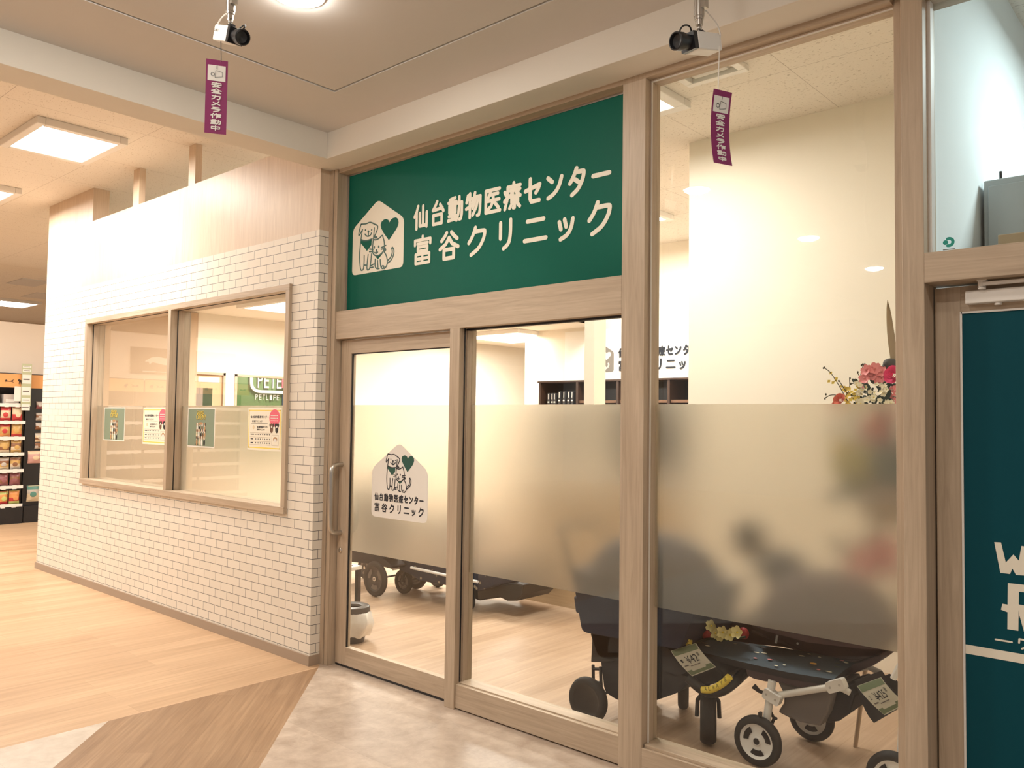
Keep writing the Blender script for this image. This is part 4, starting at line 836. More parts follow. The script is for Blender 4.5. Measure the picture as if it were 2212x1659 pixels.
for k, px in enumerate((1187, 1194.5, 1200, 1209, 1219, 1229, 1236.5)):
    x = at(px, 850, Y=5.12).x; o = thing('binder', f'black binder with white spine label, {["leftmost","second","third","fourth","fifth","sixth","rightmost"][k]} in the dark cabinet', 'binder', (x, 5.2, 1.62), 'binders in the cabinet')
    t = (0, 0, 0, .03, .03, .03, .03)[k]; mb = MB(Matrix.Translation((x, 0, 1.62)) @ Matrix.Rotation(t, 4, 'Y')); mb.box(-.018, .018, 5.1, 5.32, 0, .33 + (.02 if k > 2 else 0), plain('binder_black', (.035, .036, .04), .5)); mb.build('binder_cover', o, bevel=.003)
    mb = MB(Matrix.Translation((x, 0, 1.62)) @ Matrix.Rotation(t, 4, 'Y')); h = .02 if k > 2 else 0
    mb.box(-.005, .005, 5.098, 5.0995, .25+h, .33+h-.01, M_STK); mb.box(-.014, .014, 5.098, 5.0995, .205+h, .222+h, M_STK); mb.build('spine_label', o)
# side room over the green door: locker and box
lk = thing('grey_locker', 'tall grey locker behind the glass over the green door', 'locker', (-.5, 1.1, 0)); x0 = at(2125, 450, Y=.86).x; zt = at(2125, 391, Y=.86).z
GL = plain('locker_grey', (.44, .47, .47), .5); MB().box(x0, x0+.75, 0.86, 1.36, 0, zt, GL).build('locker_body', lk, bevel=.006); MB().box(x0+.02, x0+.37, 0.845, 0.86, .1, zt-.03, GL).build('locker_door', lk, bevel=.004); MB().box(x0+.38, x0+.73, 0.845, 0.86, .1, zt-.03, GL).build('locker_door', lk, bevel=.004)
MB().cyl((x0+.05, .95, zt), (x0+.05, .95, zt+.055), .006, M_BLACK, 8).build('locker_pin', lk)
p = at(2165, 515, Y=.58); o = MB().box(p.x, p.x+.4, .5, .80, p.z-.34, p.z, plain('cardboard', (.50, .36, .22), .8)).box(p.x+.17, p.x+.22, .499, .80, p.z-.34, p.z+.0005, c_('box_tape', .6, .5, .36)).build('cardboard_box', base=(p.x+.2, .65, p.z-.34), bevel=.003); tag(o, 'tan cardboard box before the grey locker over the green door', 'box')
zsh = p.z-.34; sh_ = thing('storage_shelf', 'plain white storage shelf under the cardboard box behind the green door', 'shelf', (p.x+.25, .65, 0)); MB().box(p.x-.05, p.x+.6, .46, .835, zsh-.03, zsh, M_WPLAS).build('shelf_board', sh_)
for ax in (p.x-.05, p.x+.57):
    for ay in (.46, .80): MB().box(ax, ax+.03, ay, ay+.03, 0, zsh-.03, M_WPLAS).build('leg', sh_)

# ================================================================== PET STROLLERS
XZ = frame((0, 0, 0))                                         # local (x, y, z) -> world (x, -z, y): outlines in the XZ plane
def side_prism(mb, pts, y0, y1, mat): m0 = mb.M; mb.M = XZ; mb.prism(pts, -y1, -y0, mat); mb.M = m0; return mb
def wheel(parent, c, r, w, axis=(0, 1, 0), rim=None, slots=3):
    """tyre as a part, the rim disc as its sub-part; axis points to the viewer's side"""
    c = Vector(c); A = Vector(axis).normalized(); q = w/2
    o = MB().lathe([(r*.70, -q*.8), (r*.86, -q), (r*.96, -q*.7), (r, -q*.25), (r, q*.25), (r*.96, q*.7), (r*.86, q), (r*.70, q*.8), (r*.70, -q*.8)], M_RUB, c, A, 40).build('wheel', parent, smooth=50)
    rm = rim or M_BLACK; mb = MB().lathe([(0, q*.55), (r*.16, q*.62), (r*.18, q*.35), (r*.5, q*.20), (r*.62, q*.5), (r*.705, q*.78), (r*.705, -q*.78), (r*.5, -q*.3), (0, -q*.5)], rm, c, A, 40)
    up = Vector((0, 0, 1)); u = (up-A*up.dot(A)).normalized(); v = A.cross(u)
    M = Matrix(((v.x, u.x, A.x, c.x), (v.y, u.y, A.y, c.y), (v.z, u.z, A.z, c.z), (0, 0, 0, 1))); m0 = mb.M; mb.M = M
    for k in range(slots):
        a = 2*math.pi*k/slots+.5; pts = []
        for t in range(7): b = a-.55+1.1*t/6; pts.append((r*.60*math.cos(b), r*.60*math.sin(b)))
        for t in range(7): b = a+.50-1.0*t/6; pts.append((r*.36*math.cos(b), r*.36*math.sin(b)))
        mb.poly(rounded(pts, r*.03, 2), q*.42 if rim else q*.50, M_BLACK if rim else M_MESHF)
    mb.disc(0, 0, r*.13, r*.13, q*.66, M_BLACK if rim else M_STEEL, 16); mb.M = m0; mb.build('rim', o, smooth=50); return o
def hood(c, rx, ry, rz, mat, parent, a0=0, a1=180, name='hood'):
    """folding hood: ribs swung about a pivot across the carriage"""
    P = []
    for i in range(19):
        t = R(a0+(a1-a0)*i/18); row = []
        for j in range(15):
            s = -1+2*j/14; k = (1-abs(s)**3.2)**.45; row.append((c[0]-rx*math.cos(t)*k*(1+.015*math.cos(6*t)), c[1]+ry*s, c[2]+rz*math.sin(t)*k))
        P.append(row)
    return MB().grid(P, mat).build(name, parent, smooth=60)
def tub(mb, outline, y0, y1, mat): return side_prism(mb, rounded(outline, .03, 3), y0, y1, mat)
def price_card(c4, label, num, sag):
    """a price sheet hung on the stroller; c4 = corners top left, top right, bottom right, bottom left"""
    TL, TR, BR, BL = [Vector(q) for q in c4]; w, h = ((TR-TL).length+(BR-BL).length)/2, ((TL-BL).length+(TR-BR).length)/2
    N_ = (TR-TL).cross(TL-BL).normalized(); r = thing('price_card', label, 'price card', (TL+BR)/2, 'price cards on the strollers')
    B = lambda y: sag*(1-(2*y/h-1)**2)
    def bent(m):                                              # the flat sheet laid on its four corners and bowed
        out = MB(); out.mats = m.mats; out.f = m.f; out.mi = m.mi
        for x, y, z in m.v: u, v = x/w, y/h; out.v.append(tuple(BL.lerp(BR, u).lerp(TL.lerp(TR, u), v)+N_*(z+B(y))))
        return out
    g = lambda mb, x0, x1, y0, y1, z, mat: mb.grid([[(x, h*(y0+(y1-y0)*i/8), z) for x in (w*x0, w*x1)] for i in range(9)], mat)
    mb = MB(); g(mb, 0, 1, 0, 1, 0, plain('card_paper', (.62, .60, .50), .4)); g(mb, 1, 0, 0, 1, -.001, M_STK); g(mb, .02, .98, .78, .99, .0008, plain('card_green', (.16, .21, .12), .5)); g(mb, .02, .98, .03, .20, .0008, plain('card_green', (.16, .21, .12), .5)); g(mb, .2, .75, .14, .25, .0012, plain('card_paper', (.62, .60, .50), .4))
    bent(mb).build('card_sheet', r, smooth=50)
    m2 = MB(); word(m2, num[0], .10*w, .17*w, .50*h, .62*h, .0015, M_INK); word(m2, num[1], .30*w, .74*w, .40*h, .68*h, .0015, M_INK)
    for k in range(6): m2.stroke([((.80+.012*k)*w, .56*h), ((.80+.012*k)*w, .70*h)], .006*w, .0015, 0, M_INK, 2)
    m2.stroke([(.30*w, .315*h), (.66*w, .315*h)], .025*h, .0015, 0, M_MESHF, 2); m2.stroke([(.10*w, .37*h), (.24*w, .37*h)], .04*h, .0015, 0, M_MESHF, 2)
    bent(m2).build('card_lettering', r); return r
def blossom(mb, c, r, mat, centre, n=5, nrm=(0, -1, .3), cup=.35):
    c = Vector(c); N_ = Vector(nrm).normalized(); u = N_.orthogonal().normalized(); v = N_.cross(u)
    for k in range(n):
        a = 2*math.pi*k/n+random.uniform(-.15, .15); d = u*math.cos(a)+v*math.sin(a); e = N_.cross(d); P = []
        for i in range(5):
            t = i/4; wd = r*.46*math.sin(math.pi*min(.93, t*.86+.07))**.7; rows = []
            for j in (-1, -.5, 0, .5, 1): rows.append(c+d*(r*t)+e*(wd*j)+N_*(r*cup*t*t+.12*r*j*j*t))
            P.append(rows)
        mb.grid(P, mat)
    mb.ball(c+N_*r*.10, r*.17, centre, 8, 5); return mb
def rose(mb, c, r, mat, nrm=(0, -1, .4)):
    c = Vector(c); N_ = Vector(nrm).normalized(); u = N_.orthogonal().normalized(); v = N_.cross(u)
    for ring, (n, rr, h0, h1, open_) in enumerate(((6, 1, -.25, .30, .28), (5, .78, -.1, .48, .14), (4, .54, .05, .58, .02), (3, .30, .15, .62, -.05))):
        for k in range(n):
            a0 = 2*math.pi*k/n+ring*.7; P = []
            for i in range(5):
                t = i/4; row = []
                for j in range(6):
                    s = (j/5-.5); a = a0+s*2*math.pi/n*1.35; rad = r*rr*(.35+.65*math.sin(t*1.5))+r*open_*t*t*(1-3*s*s)*.6
                    row.append(c+(u*math.cos(a)+v*math.sin(a))*rad+N_*r*(h0+(h1-h0)*t-.35*s*s*t))
                P.append(row)
            mb.grid(P, mat)
    return mb
def leaf(mb, c, d, L_, w, mat, up=(0, 0, 1), fold=.25):
    c = Vector(c); d = Vector(d).normalized(); e = d.cross(Vector(up)).normalized(); n_ = e.cross(d); P = []
    for i in range(7):
        t = i/6; wd = w*math.sin(math.pi*t)**.8; P.append([c+d*(L_*t)+e*(wd*j)+n_*(fold*abs(j)*wd-.3*L_*t*t*.4) for j in (-1, 0, 1)])
    return mb.grid(P, mat)

# --- black stroller in front of the post
sa = thing('pet_stroller', 'black pet stroller behind the middle post, nearest the sliding door', 'pet stroller', (-2.35, .6, 0), 'pet strollers on display')
wa = at(1268, 1519, Y=.335); wheel(sa, (wa.x, .345, .122), .120, .05); wheel(sa, (wa.x, .86, .122), .120, .05)
wheel(sa, (-2.055, .545, .129), .128, .078, (.86, .48, 0)); wheel(sa, (-2.40, .90, .129), .128, .058, (.86, .48, 0))
mb = MB(); p = lambda x, y, Y=.45: (lambda q: (q.x, q.z))(at(x, y, Y=Y))
side_prism(mb, [p(1287, 1344), p(1326, 1350), p(1322, 1404), p(1345, 1406), p(1345, 1422), p(1318, 1428), p(1283, 1428)], .42, .47, M_BLACK); mb.build('upright', sa, bevel=.006)
mb = MB(); side_prism(mb, [p(1250, 1285), p(1345, 1305), p(1345, 1350), p(1284, 1346), p(1272, 1332), p(1262, 1322), p(1255, 1321)], .40, .52, M_NAVYF); mb.build('cup_tray', sa, bevel=.01)
mb = MB(); a = p(1293, 1432); b = p(1294, 1490); c = p(1309, 1436); d_ = p(1311, 1496)
for y in (.40, .84):
    mb.tube([(a[0], y, a[1]), (b[0], y, b[1])], .009, M_BLACK, 10); mb.tube([(c[0], y, c[1]), (d_[0], y, d_[1])], .009, M_BLACK, 10)
    for q in ((1452, 1458), (1476, 1482)): pass
    for z in (.20, .27): mb.tube([(a[0], y, z), (c[0]+.005, y, z+.01)], .008, M_BLACK, 8)
    mb.tube([(b[0], y, b[1]+.01), (wa.x+.01, y, .125)], .009, M_BLACK, 8); mb.tube([(d_[0], y, d_[1]+.01), (wa.x+.07, y-.02, .11)], .008, M_STEEL, 8)
mb.tube([(wa.x, .34, .122), (wa.x, .86, .122)], .008, M_BLACK, 8); mb.build('strut_frame', sa, smooth=50)
mb = MB(); tub(mb, [(-2.64, .33), (-2.61, .15), (-2.52, .125), (-2.34, .155), (-2.16, .25), (-2.08, .34)], .44, .84, M_BLKF); mb.build('basket', sa)
mb = MB(); tub(mb, [(-2.70, .46), (-2.64, .335), (-2.14, .34), (-2.06, .40), (-2.24, .47)], .42, .86, M_BLKF); tub(mb, [(-2.80, .80), (-2.72, .46), (-2.12, .48), (-2.00, .78), (-2.35, .72)], .38, .88, M_NAVYF); mb.build('carriage', sa)
hood((-2.42, .63, .66), .40, .27, .34, M_NAVYF, sa, 0, 178)
mb = MB(); side_prism(mb, [p(x, y, .46) for x, y in ((1430, 1395), (1500, 1410), (1545, 1438), (1566, 1458), (1562, 1470), (1535, 1480), (1505, 1484), (1480, 1476), (1430, 1498))], .455, .80, M_BLKF); mb.build('foot_well', sa, bevel=.012)
mb = MB(); q0 = [(-2.10, .43, .335), (-2.03, .425, .30), (-1.99, .43, .29), (-1.93, .45, .305), (-1.89, .50, .345), (-1.88, .60, .38), (-1.89, .85, .39)]; mb.tube(smooth_pts3(q0), .026, M_BLACK, 12); mb.build('bumper_bar', sa, smooth=60)
mb = MB(); q1 = [at(x, y, Y=.415+.0*(x-1515)) for x, y in ((1517, 1490), (1532, 1491), (1550, 1484), (1566, 1473), (1576, 1462))]; mb.tube(smooth_pts3(q1), .0175, M_YEL, 12); yb = mb.build('name_ribbon', sa, smooth=60, props={'label': 'yellow name ribbon on the bumper'})
for k, ch in enumerate('ALWAYS'):
    a = at(1524+8.4*k, 1488-.012*(8.4*k)**2+.18*k, Y=.396); mb = MB(frame((a.x, .3965, a.z), (1, 0, .30 if k else .05))); word(mb, ch, -.006, .006, -.009, .009, 0, M_DARKW); mb.build('ribbon_letter', yb)
mb = MB(); mb.tube([(-2.75, .42, .62), (-2.86, .42, .86), (-2.92, .43, 1.0), (-2.92, .83, 1.0), (-2.86, .84, .86), (-2.75, .84, .62)], .012, M_BLACK, 10); mb.build('handle', sa, smooth=60)
for (x, y, z) in ((-2.055, .545, .129), (-2.40, .90, .129)): MB().tube([(x, y, z+.22), (x, y, z+.15), (x+.045, y+.025, z+.08), (x+.048, y+.027, z)], .011, M_BLACK, 10).tube([(x, y, z+.15), (x-.045, y-.025, z+.08), (x-.048, y-.027, z)], .011, M_BLACK, 10).build('caster_fork', sa, smooth=50)
price_card([at(1449, 1406, Y=.405), at(1503, 1389, Y=.405), at(1547, 1441, Y=.40), at(1495, 1461, Y=.40)], 'white and green price card on the front of the black stroller', ('1', '¥42'), .012)

# --- white-framed stroller on the right
sb = thing('pet_stroller', 'dark plum pet stroller with white frame and rims behind the tall pane', 'pet stroller', (-1.5, .65, 0), 'pet strollers on display')
wc = at(1637, 1604, Y=.46); wd = at(1932, 1652, Y=.46)
wheel(sb, (wc.x, .46, .116), .1155, .05, (0, -1, 0), M_WMET, 3); wheel(sb, (wd.x, .46, .116), .1155, .05, (0, -1, 0), M_WMET, 3)
wheel(sb, (-1.69, .94, .116), .1155, .05, (0, -1, 0), M_WMET, 3); wheel(sb, (wd.x+.03, .94, .116), .1155, .05, (0, -1, 0), M_WMET, 3)
p6 = lambda x, y, Y=.5: at(x, y, Y=Y)
mb = MB()
for y in (.50, .90):
    o = Vector((0, y-.5, 0)); T, B_ = p6(1668, 1470), p6(1656, 1558); mb.tube([T+o, B_+o], .0185, M_WMET, 14)
    jl, jr = p6(1666, 1504), p6(1808, 1482); mb.tube([jl+o, jr+o], .0155, M_WMET, 14)
    mb.tube([jr+o, p6(1836, 1496)+o], .014, M_WMET, 12); 
    mb.tube([p6(1950, 1540, .52)+o, Vector((wd.x+.01, y, .12))], .0155, M_WMET, 12)
mb.build('white_frame', sb, smooth=50, props={'label': 'white tubular frame'})
for px, py, rx in ((1668, 1505, -.35), (1806, 1481, .45)):
    c = p6(px, py, .475); M = Matrix.Translation((c.x, .472, c.z)) @ XZ.to_3x3().to_4x4() @ Matrix.Rotation(rx, 4, 'Z'); mb = MB(M); mb.prism(rounded([(-.042, -.024), (.042, -.024), (.042, .024), (-.042, .024)], .012), -.03, .012, M_WPLAS)
    for e in (-.024, .022): mb.disc(e, 0, .006, .006, .0125, M_STEEL, 10)
    mb.build('joint_plate', sb)
mb = MB(); mb.tube([p6(1661, 1530), p6(1672, 1552, .52), Vector((wc.x+.02, .50, .116))], .008, M_BLACK, 8); a = p6(1657, 1548, .47); mb.box(a.x-.03, a.x-.018, .44, .46, a.z, a.z+.02, M_BLACK); mb.tube([p6(1628, 1482), p6(1640, 1493), p6(1662, 1501)], [.014, .009, .008], M_BLACK, 8); mb.ball(p6(1676, 1552, .48), .008, M_BLACK, 8, 6); mb.build('wheel_fork', sb, smooth=50)
mb = MB(); pq = lambda L_, Y=.52: [(lambda q: (q.x, q.z))(at(x, y, Y=Y)) for x, y in L_]
side_prism(mb, pq([(1612, 1437), (1616, 1457), (1630, 1465), (1655, 1471), (1690, 1474), (1740, 1486), (1775, 1484), (1804, 1473), (1700, 1458)]), .505, .92, M_PLUMF)
side_prism(mb, pq([(1798, 1474), (1842, 1456), (1886, 1438), (1905, 1424), (1900, 1414), (1830, 1440)], .72), .72, .92, M_PLUMF)
side_prism(mb, pq([(1548, 1384), (1560, 1330), (1700, 1330), (1900, 1360), (1905, 1425), (1780, 1420), (1690, 1398)], .90), .90, .93, M_PLUMF); mb.build('carriage', sb, bevel=.006)
mb = MB(); side_prism(mb, pq([(1676, 1474), (1690, 1500), (1690, 1520), (1677, 1540), (1700, 1552), (1727, 1563), (1770, 1571), (1788, 1540), (1800, 1492), (1760, 1488)]), .53, .88, M_MESHF); mb.build('mesh_basket', sb, bevel=.012)
mb = MB(); side_prism(mb, pq([(1800, 1492), (1788, 1560), (1815, 1556), (1838, 1540), (1850, 1500), (1838, 1480)], .6), .58, .86, M_BLKF); mb.build('rear_pocket', sb, bevel=.01)
# dark blue mat with flowers, spread over the front edge
A = [at(x, y, Y=.50) for x, y in ((1486, 1402), (1612, 1432), (1700, 1452), (1800, 1468))]; Bk = [at(x, y, Y=.78) for x, y in ((1540, 1378), (1680, 1398), (1770, 1412), (1850, 1432))]
mb = MB(); mb.grid([[q for q in Bk], [(a*.5+b*.5)+Vector((0, 0, .006)) for a, b in zip(A, Bk)], [q for q in A], [q-Vector((0, -.004, .012)) for q in A]], plain('mat_navy', (.050, .078, .105), .8, bump=.3, bscale=400)); mt = mb.build('seat_mat', sb, smooth=40, props={'label': 'dark blue mat with small flower print'})
mb = MB(); mb.grid([[b-Vector((0, 0, .022)) for b in Bk], [q-Vector((0, 0, .030)) for q in A]], M_BLKF); mb.grid([A, [q-Vector((0, 0, .030)) for q in A]], M_BLKF); mb.build('mat_underside', mt)
mb = MB(); rr = random.Random(5)
for k in range(26):
    u, v = rr.random()*2.9, rr.random(); i = int(u); a = A[i].lerp(A[i+1], u-i); b = Bk[i].lerp(Bk[i+1], u-i); c = a.lerp(b, .08+.84*v)+Vector((0, 0, .0085))
    mb.ball(c, (.008+.010*rr.random(), .009, .0015), [M_PETAL_C, M_LEAF, M_MESHF, M_PETAL_C, M_PETAL_P][k % 5], 8, 4)
c = at(1757, 1433, Y=.6); mb.ball(c+Vector((0, 0, .0)), (.017, .012, .003), plain('petal_orange', (.80, .42, .08)), 10, 5); mb.build('flower_print', mt)
hood((-1.56, .82, .585), .34, .25, .30, M_PLUMF, sb, 2, 178)
mb = MB(); E_ = [(1625, 1363), (1690, 1386), (1720, 1402), (1760, 1421), (1800, 1428), (1850, 1428), (1888, 1423), (1910, 1408)]; mb.grid([[at(x, y, Y=.80) for x, y in E_], [at(x, y-22, Y=.78) for x, y in E_], [at(x, y-60, Y=.82) for x, y in E_]], M_PLUMF); mb.tube([at(x, y, Y=.80) for x, y in E_], .010, M_PLUMF, 8); mb.build('hood_edge', sb, smooth=60)
MB().tube([at(1679, 1372, Y=.775), at(1676, 1389, Y=.775)], .007, M_WPLAS, 8).ball(at(1723, 1390, Y=.76), .006, M_STK, 8, 6).build('hood_snap', sb, smooth=60)
P = []
for t in range(7): 
    k = t/6; a = at(1846+42*k, 1470+92*k-14*math.sin(math.pi*k)*-1, Y=.58); b = at(1905+50*k, 1448+75*k, Y=.80); P.append([a, b])
MB().grid(P, M_BLKF).build('rear_flap', sb, smooth=50); mb = MB(); mb.add([at(1904, 1463, Y=.62), at(1922, 1455, Y=.62), at(1952, 1484, Y=.62), at(1952, 1512, Y=.62)], [(0, 1, 2, 3)], M_BLACK); mb.add([at(1904, 1463, Y=.63), at(1922, 1455, Y=.63), at(1952, 1484, Y=.63), at(1952, 1512, Y=.63)], [(3, 2, 1, 0)], M_BLACK); mb.build('side_strap', sb)
MB().tube([(-1.16, .50, .52), (-1.03, .50, .80), (-.99, .52, .98), (-.99, .88, .98), (-1.03, .90, .80), (-1.16, .90, .52)], .013, M_WMET, 10).build('handle', sb, smooth=60)
price_card([at(1851, 1482, Y=.53), at(1903, 1463, Y=.53), at(1958, 1521, Y=.52), at(1911, 1545, Y=.52)], 'bent white and green price card on the white-framed stroller', ('2', '¥425'), .016)
MB().ball(at(1618, 1165, Y=.98), (.10, .06, .11), M_BLKF, 18, 12).ball(at(1690, 1235, Y=.98), (.15, .06, .12), M_NAVYF, 18, 12).build('rear_canopy', sb, smooth=60)
# flower lei lying between the two strollers
fl = thing('flower_lei', 'string of yellow artificial blossoms lying where the two strollers meet', 'artificial flowers', at(1560, 1380, Y=.6))
mb = MB()
for px, py, r_ in ((1537, 1352, .030), (1546, 1368, .028), (1562, 1366, .031), (1578, 1372, .031), (1593, 1366, .032), (1557, 1376, .024)): blossom(mb, at(px, py, Y=.56), r_, plain('pale_yellow_petal', (.86, .78, .38), .6), M_YEL)
mb.build('yellow_blossom', fl, smooth=60)
mb = MB()
for px, py, r_ in ((1465, 1393, .022), (1482, 1389, .015), (1492, 1387, .014)): blossom(mb, at(px, py, Y=.43), r_, M_PETAL_Y, M_YEL, 4)
mb.build('small_blossom', fl, smooth=60)
MB().ball(at(1526, 1372, Y=.6), .024, plain('red_petal', (.45, .03, .04), .5), 12, 8).ball(at(1606, 1368, Y=.66), (.03, .02, .03), plain('red_petal', (.45, .03, .04)), 12, 8).build('red_blossom', fl, smooth=60)
MB().tube(smooth_pts3([at(x, y, Y=.56) for x, y in ((1458, 1397), (1500, 1390), (1530, 1378), (1560, 1384), (1610, 1376))]), .006, M_LEAF, 8).build('lei_string', fl, smooth=60)

# --- two strollers seen under the film of the sliding door
sc_ = thing('pet_stroller', 'black pet stroller farther back, seen under the film of the sliding door', 'pet stroller', (-6.0, 1.75, 0), 'pet strollers on display')
wheel(sc_, (-5.885, 1.52, .158), .157, .045, (0, -1, 0)); wheel(sc_, (-5.885, 2.0, .158), .157, .045, (0, -1, 0)); wheel(sc_, (-6.6, 1.55, .11), .11, .04, (0, -1, 0)); wheel(sc_, (-6.6, 1.97, .11), .11, .04, (0, -1, 0))
mb = MB(); q = lambda x, y, Y=1.55: (lambda k: (k.x, k.z))(at(x, y, Y=Y)); side_prism(mb, [(-6.7, .42), q(752, 1212), q(810, 1218), q(850, 1228), q(852, 1222), q(835, 1207), (-5.45, .56), (-5.50, .72), (-6.7, .72)], 1.52, 1.69, M_BLKF); mb.box(-6.7, -5.98, 1.69, 2.0, .42, .72, M_BLKF); mb.build('carriage', sc_, bevel=.01)
mb = MB(); mb.tube([(-5.885, 1.5, .158), (-5.885, 2.02, .158)], .009, M_BLACK, 8); mb.tube([(-5.885, 1.545, .16), (-5.80, 1.55, .42)], .012, M_BLACK, 10); mb.tube([(-5.9, 1.56, .42), (-6.6, 1.56, .15)], .012, M_BLACK, 10); mb.build('strut_frame', sc_, smooth=50)
hood((-6.2, 1.76, .70), .42, .24, .34, M_BLKF, sc_, 0, 150)
sd = thing('pet_stroller', 'low pet stroller with patterned navy fabric and silver bar, beyond the sliding door', 'pet stroller', (-5.0, 1.9, 0), 'pet strollers on display')
wheel(sd, (-5.80, 1.78, .112), .111, .05, (0, -1, 0), None, 5); wheel(sd, (-5.80, 2.2, .112), .111, .05, (0, -1, 0), None, 5)
wm = at(1010, 1328, Z=0); wheel(sd, (wm.x-.05, wm.y, .10), .10, .05, (.7, -.7, 0), None, 5)
qd = lambda x, y, Y=1.68: (lambda k: (k.x, k.z))(at(x, y, Y=Y))
def patterned():
    m, N, L, P = newmat('patterned_fabric'); tc = N.new('ShaderNodeTexCoord'); v = N.new('ShaderNodeTexVoronoi'); v.inputs['Scale'].default_value = 14; L.new(tc.outputs['Object'], v.inputs['Vector'])
    cr = N.new('ShaderNodeValToRGB'); cr.color_ramp.elements[0].position = .12; cr.color_ramp.elements[0].color = (.38, .33, .25, 1); cr.color_ramp.elements[1].position = .22; cr.color_ramp.elements[1].color = (.016, .022, .045, 1); L.new(v.outputs['Distance'], cr.inputs[0]); L.new(cr.outputs[0], P.inputs['Base Color']); P.inputs['Roughness'].default_value = .8; return m
M_PAT = patterned(); mb = MB()
side_prism(mb, [qd(858, 1205), qd(858, 1232), qd(890, 1246), qd(900, 1255), qd(1030, 1278), qd(1060, 1268), qd(1060, 1230), qd(960, 1205)], 1.70, 2.2, M_PAT); mb.build('carriage', sd, bevel=.012)
mb = MB(); mb.tube([at(888, 1226, Y=1.66), at(960, 1242, Y=1.66), at(1032, 1257, Y=1.66)], .0125, M_SILVER, 12); mb.build('silver_bar', sd, smooth=60)
mb = MB(); mb.tube([(-5.80, 1.76, .112), (-5.74, 1.75, .23), (-5.6, 1.74, .30)], .014, M_BLACK, 10); mb.tube([(-5.80, 1.76, .112), (-5.80, 2.2, .112)], .008, M_BLACK, 8); mb.tube([(wm.x-.05, wm.y, .2), (wm.x-.02, wm.y-.03, .1)], .012, M_BLACK, 8); side_prism(mb, [qd(845, 1226, 1.75), qd(862, 1222, 1.75), qd(872, 1218, 1.75), qd(872, 1228, 1.75), qd(850, 1232, 1.75)], 1.74, 1.80, M_WPLAS); mb.build('strut_frame', sd, smooth=50)
mb = MB(); qe = lambda x, y, Y=1.85: (lambda k: (k.x, k.z))(at(x, y, Y=Y)); side_prism(mb, [qe(1008, 1255), qe(1008, 1286), qe(1040, 1296), qe(1085, 1290), qe(1100, 1297), qe(1120, 1297), qe(1132, 1284), qe(1136, 1262), qe(1120, 1258), qe(1080, 1264), qe(1052, 1266), qe(1040, 1250)], 1.82, 2.25, M_BLACK); mb.build('footrest', sd, bevel=.012)
mb = MB(); mb.grid([[at(1054, 1251, Y=1.95), at(1062, 1254, Y=2.2)], [at(1056, 1266, Y=1.92), at(1075, 1264, Y=2.2)], [at(1100, 1258, Y=1.95), at(1108, 1262, Y=2.2)]], M_BAG); mb.grid([[at(1054, 1251, Y=1.96), at(1090, 1258, Y=1.96)], [at(1056, 1267, Y=1.90), at(1100, 1259, Y=1.90)]], M_STK); mb.build('white_cover', sd)
hood((-5.25, 1.96, .50), .36, .24, .28, M_PAT, sd, 10, 170)

# --- small rack and waste bin just inside the door
tb = thing('small_rack', 'small black rack with teal side just inside the sliding door', 'rack', (-5.75, .7, 0)); tz = .392; tx = at(780, 1222, Y=1.01).x
MB().box(-6.0, tx, .36, 1.02, tz-.03, tz, M_FASCIA).build('rack_top', tb, bevel=.003); mb = MB(); mb.box(-5.95, tx-.05, .40, .97, tz, tz+.003, M_BLACK); mb.box(-5.9, tx-.1, .5, .8, tz+.003, tz+.006, M_MESHF); mb.build('top_mat', tb)
for x in (-6.0, tx-.045):
    for y in (.37, .985): MB().box(x, x+.04, y, y+.03, 0, tz-.03, M_BLACK).build('leg', tb)
lx = at(757, 1280, Y=.82).x; MB().box(-5.95, lx, .5, .82, .03, tz-.035, M_TEALP).build('teal_box', tb, bevel=.004)
bx = thing('waste_bin', 'waste bin wrapped in a clear white bag inside the sliding door', 'waste bin', (-4.83, .47, 0))
MB().lathe([(0, .0), (.085, .0), (.092, .05), (.105, .225), (.100, .225), (.09, .06), (0, .05)], M_BLACK, (-4.835, .47, 0), (0, 0, 1), 32).build('bin_body', bx, smooth=40)
MB().lathe([(.055, .238), (.06, .252), (.10, .258), (.117, .25), (.122, .225), (.117, .205), (.105, .205)], plain('bin_lid_grey', (.05, .047, .045), .35), (-4.835, .47, 0), (0, 0, 1), 36).build('bin_lid', bx, smooth=50)
P = []; rr = random.Random(11)
for i in range(13):
    t = i/12; row = []
    for j in range(36):
        a = 2*math.pi*j/36; rad = .124+.035*math.sin(math.pi*t)*(.6+.5*math.sin(3*a+1))+.007*math.sin(11*a+5*t)+rr.uniform(-.003, .003); row.append((-4.835+rad*math.cos(a), .47+rad*math.sin(a), .215-.165*t+.008*math.sin(7*a)*t))
    P.append(row)
MB().grid(P, M_BAG, True).build('bag_liner', bx, smooth=60)

# ================================================================== FLOWER STAND
fs = thing('flower_stand', 'congratulation flower stand beside the right post, blossoms above the frosted film', 'flower arrangement', (-1.36, 1.03, 0))
f3 = lambda x, y, Y=.95: at(x, y, Y=Y)
mb = MB()
for a, b in (((-1.50, 1.012, 0), (-1.36, 1.05, 1.15)), ((-1.19, 1.16, 0), (-1.34, 1.04, 1.15)), ((-1.34, 1.42, 0), (-1.35, 1.08, 1.15))): mb.tube([a, b], .011, plain('stand_wood', (.62, .47, .32), .6), 10)
mb.build('stand_leg', fs, smooth=50)
MB().lathe([(0, 1.12), (.10, 1.12), (.14, 1.30), (.13, 1.30), (.09, 1.16), (0, 1.16)], plain('flower_pot', (.30, .22, .16), .6), (-1.35, 1.03, 0), (0, 0, 1), 28).build('pot', fs, smooth=40)
MB().ball((-1.36, 1.05, 1.36), (.17, .10, .20), M_LEAF).build('foliage', fs, smooth=50)
mb = MB()
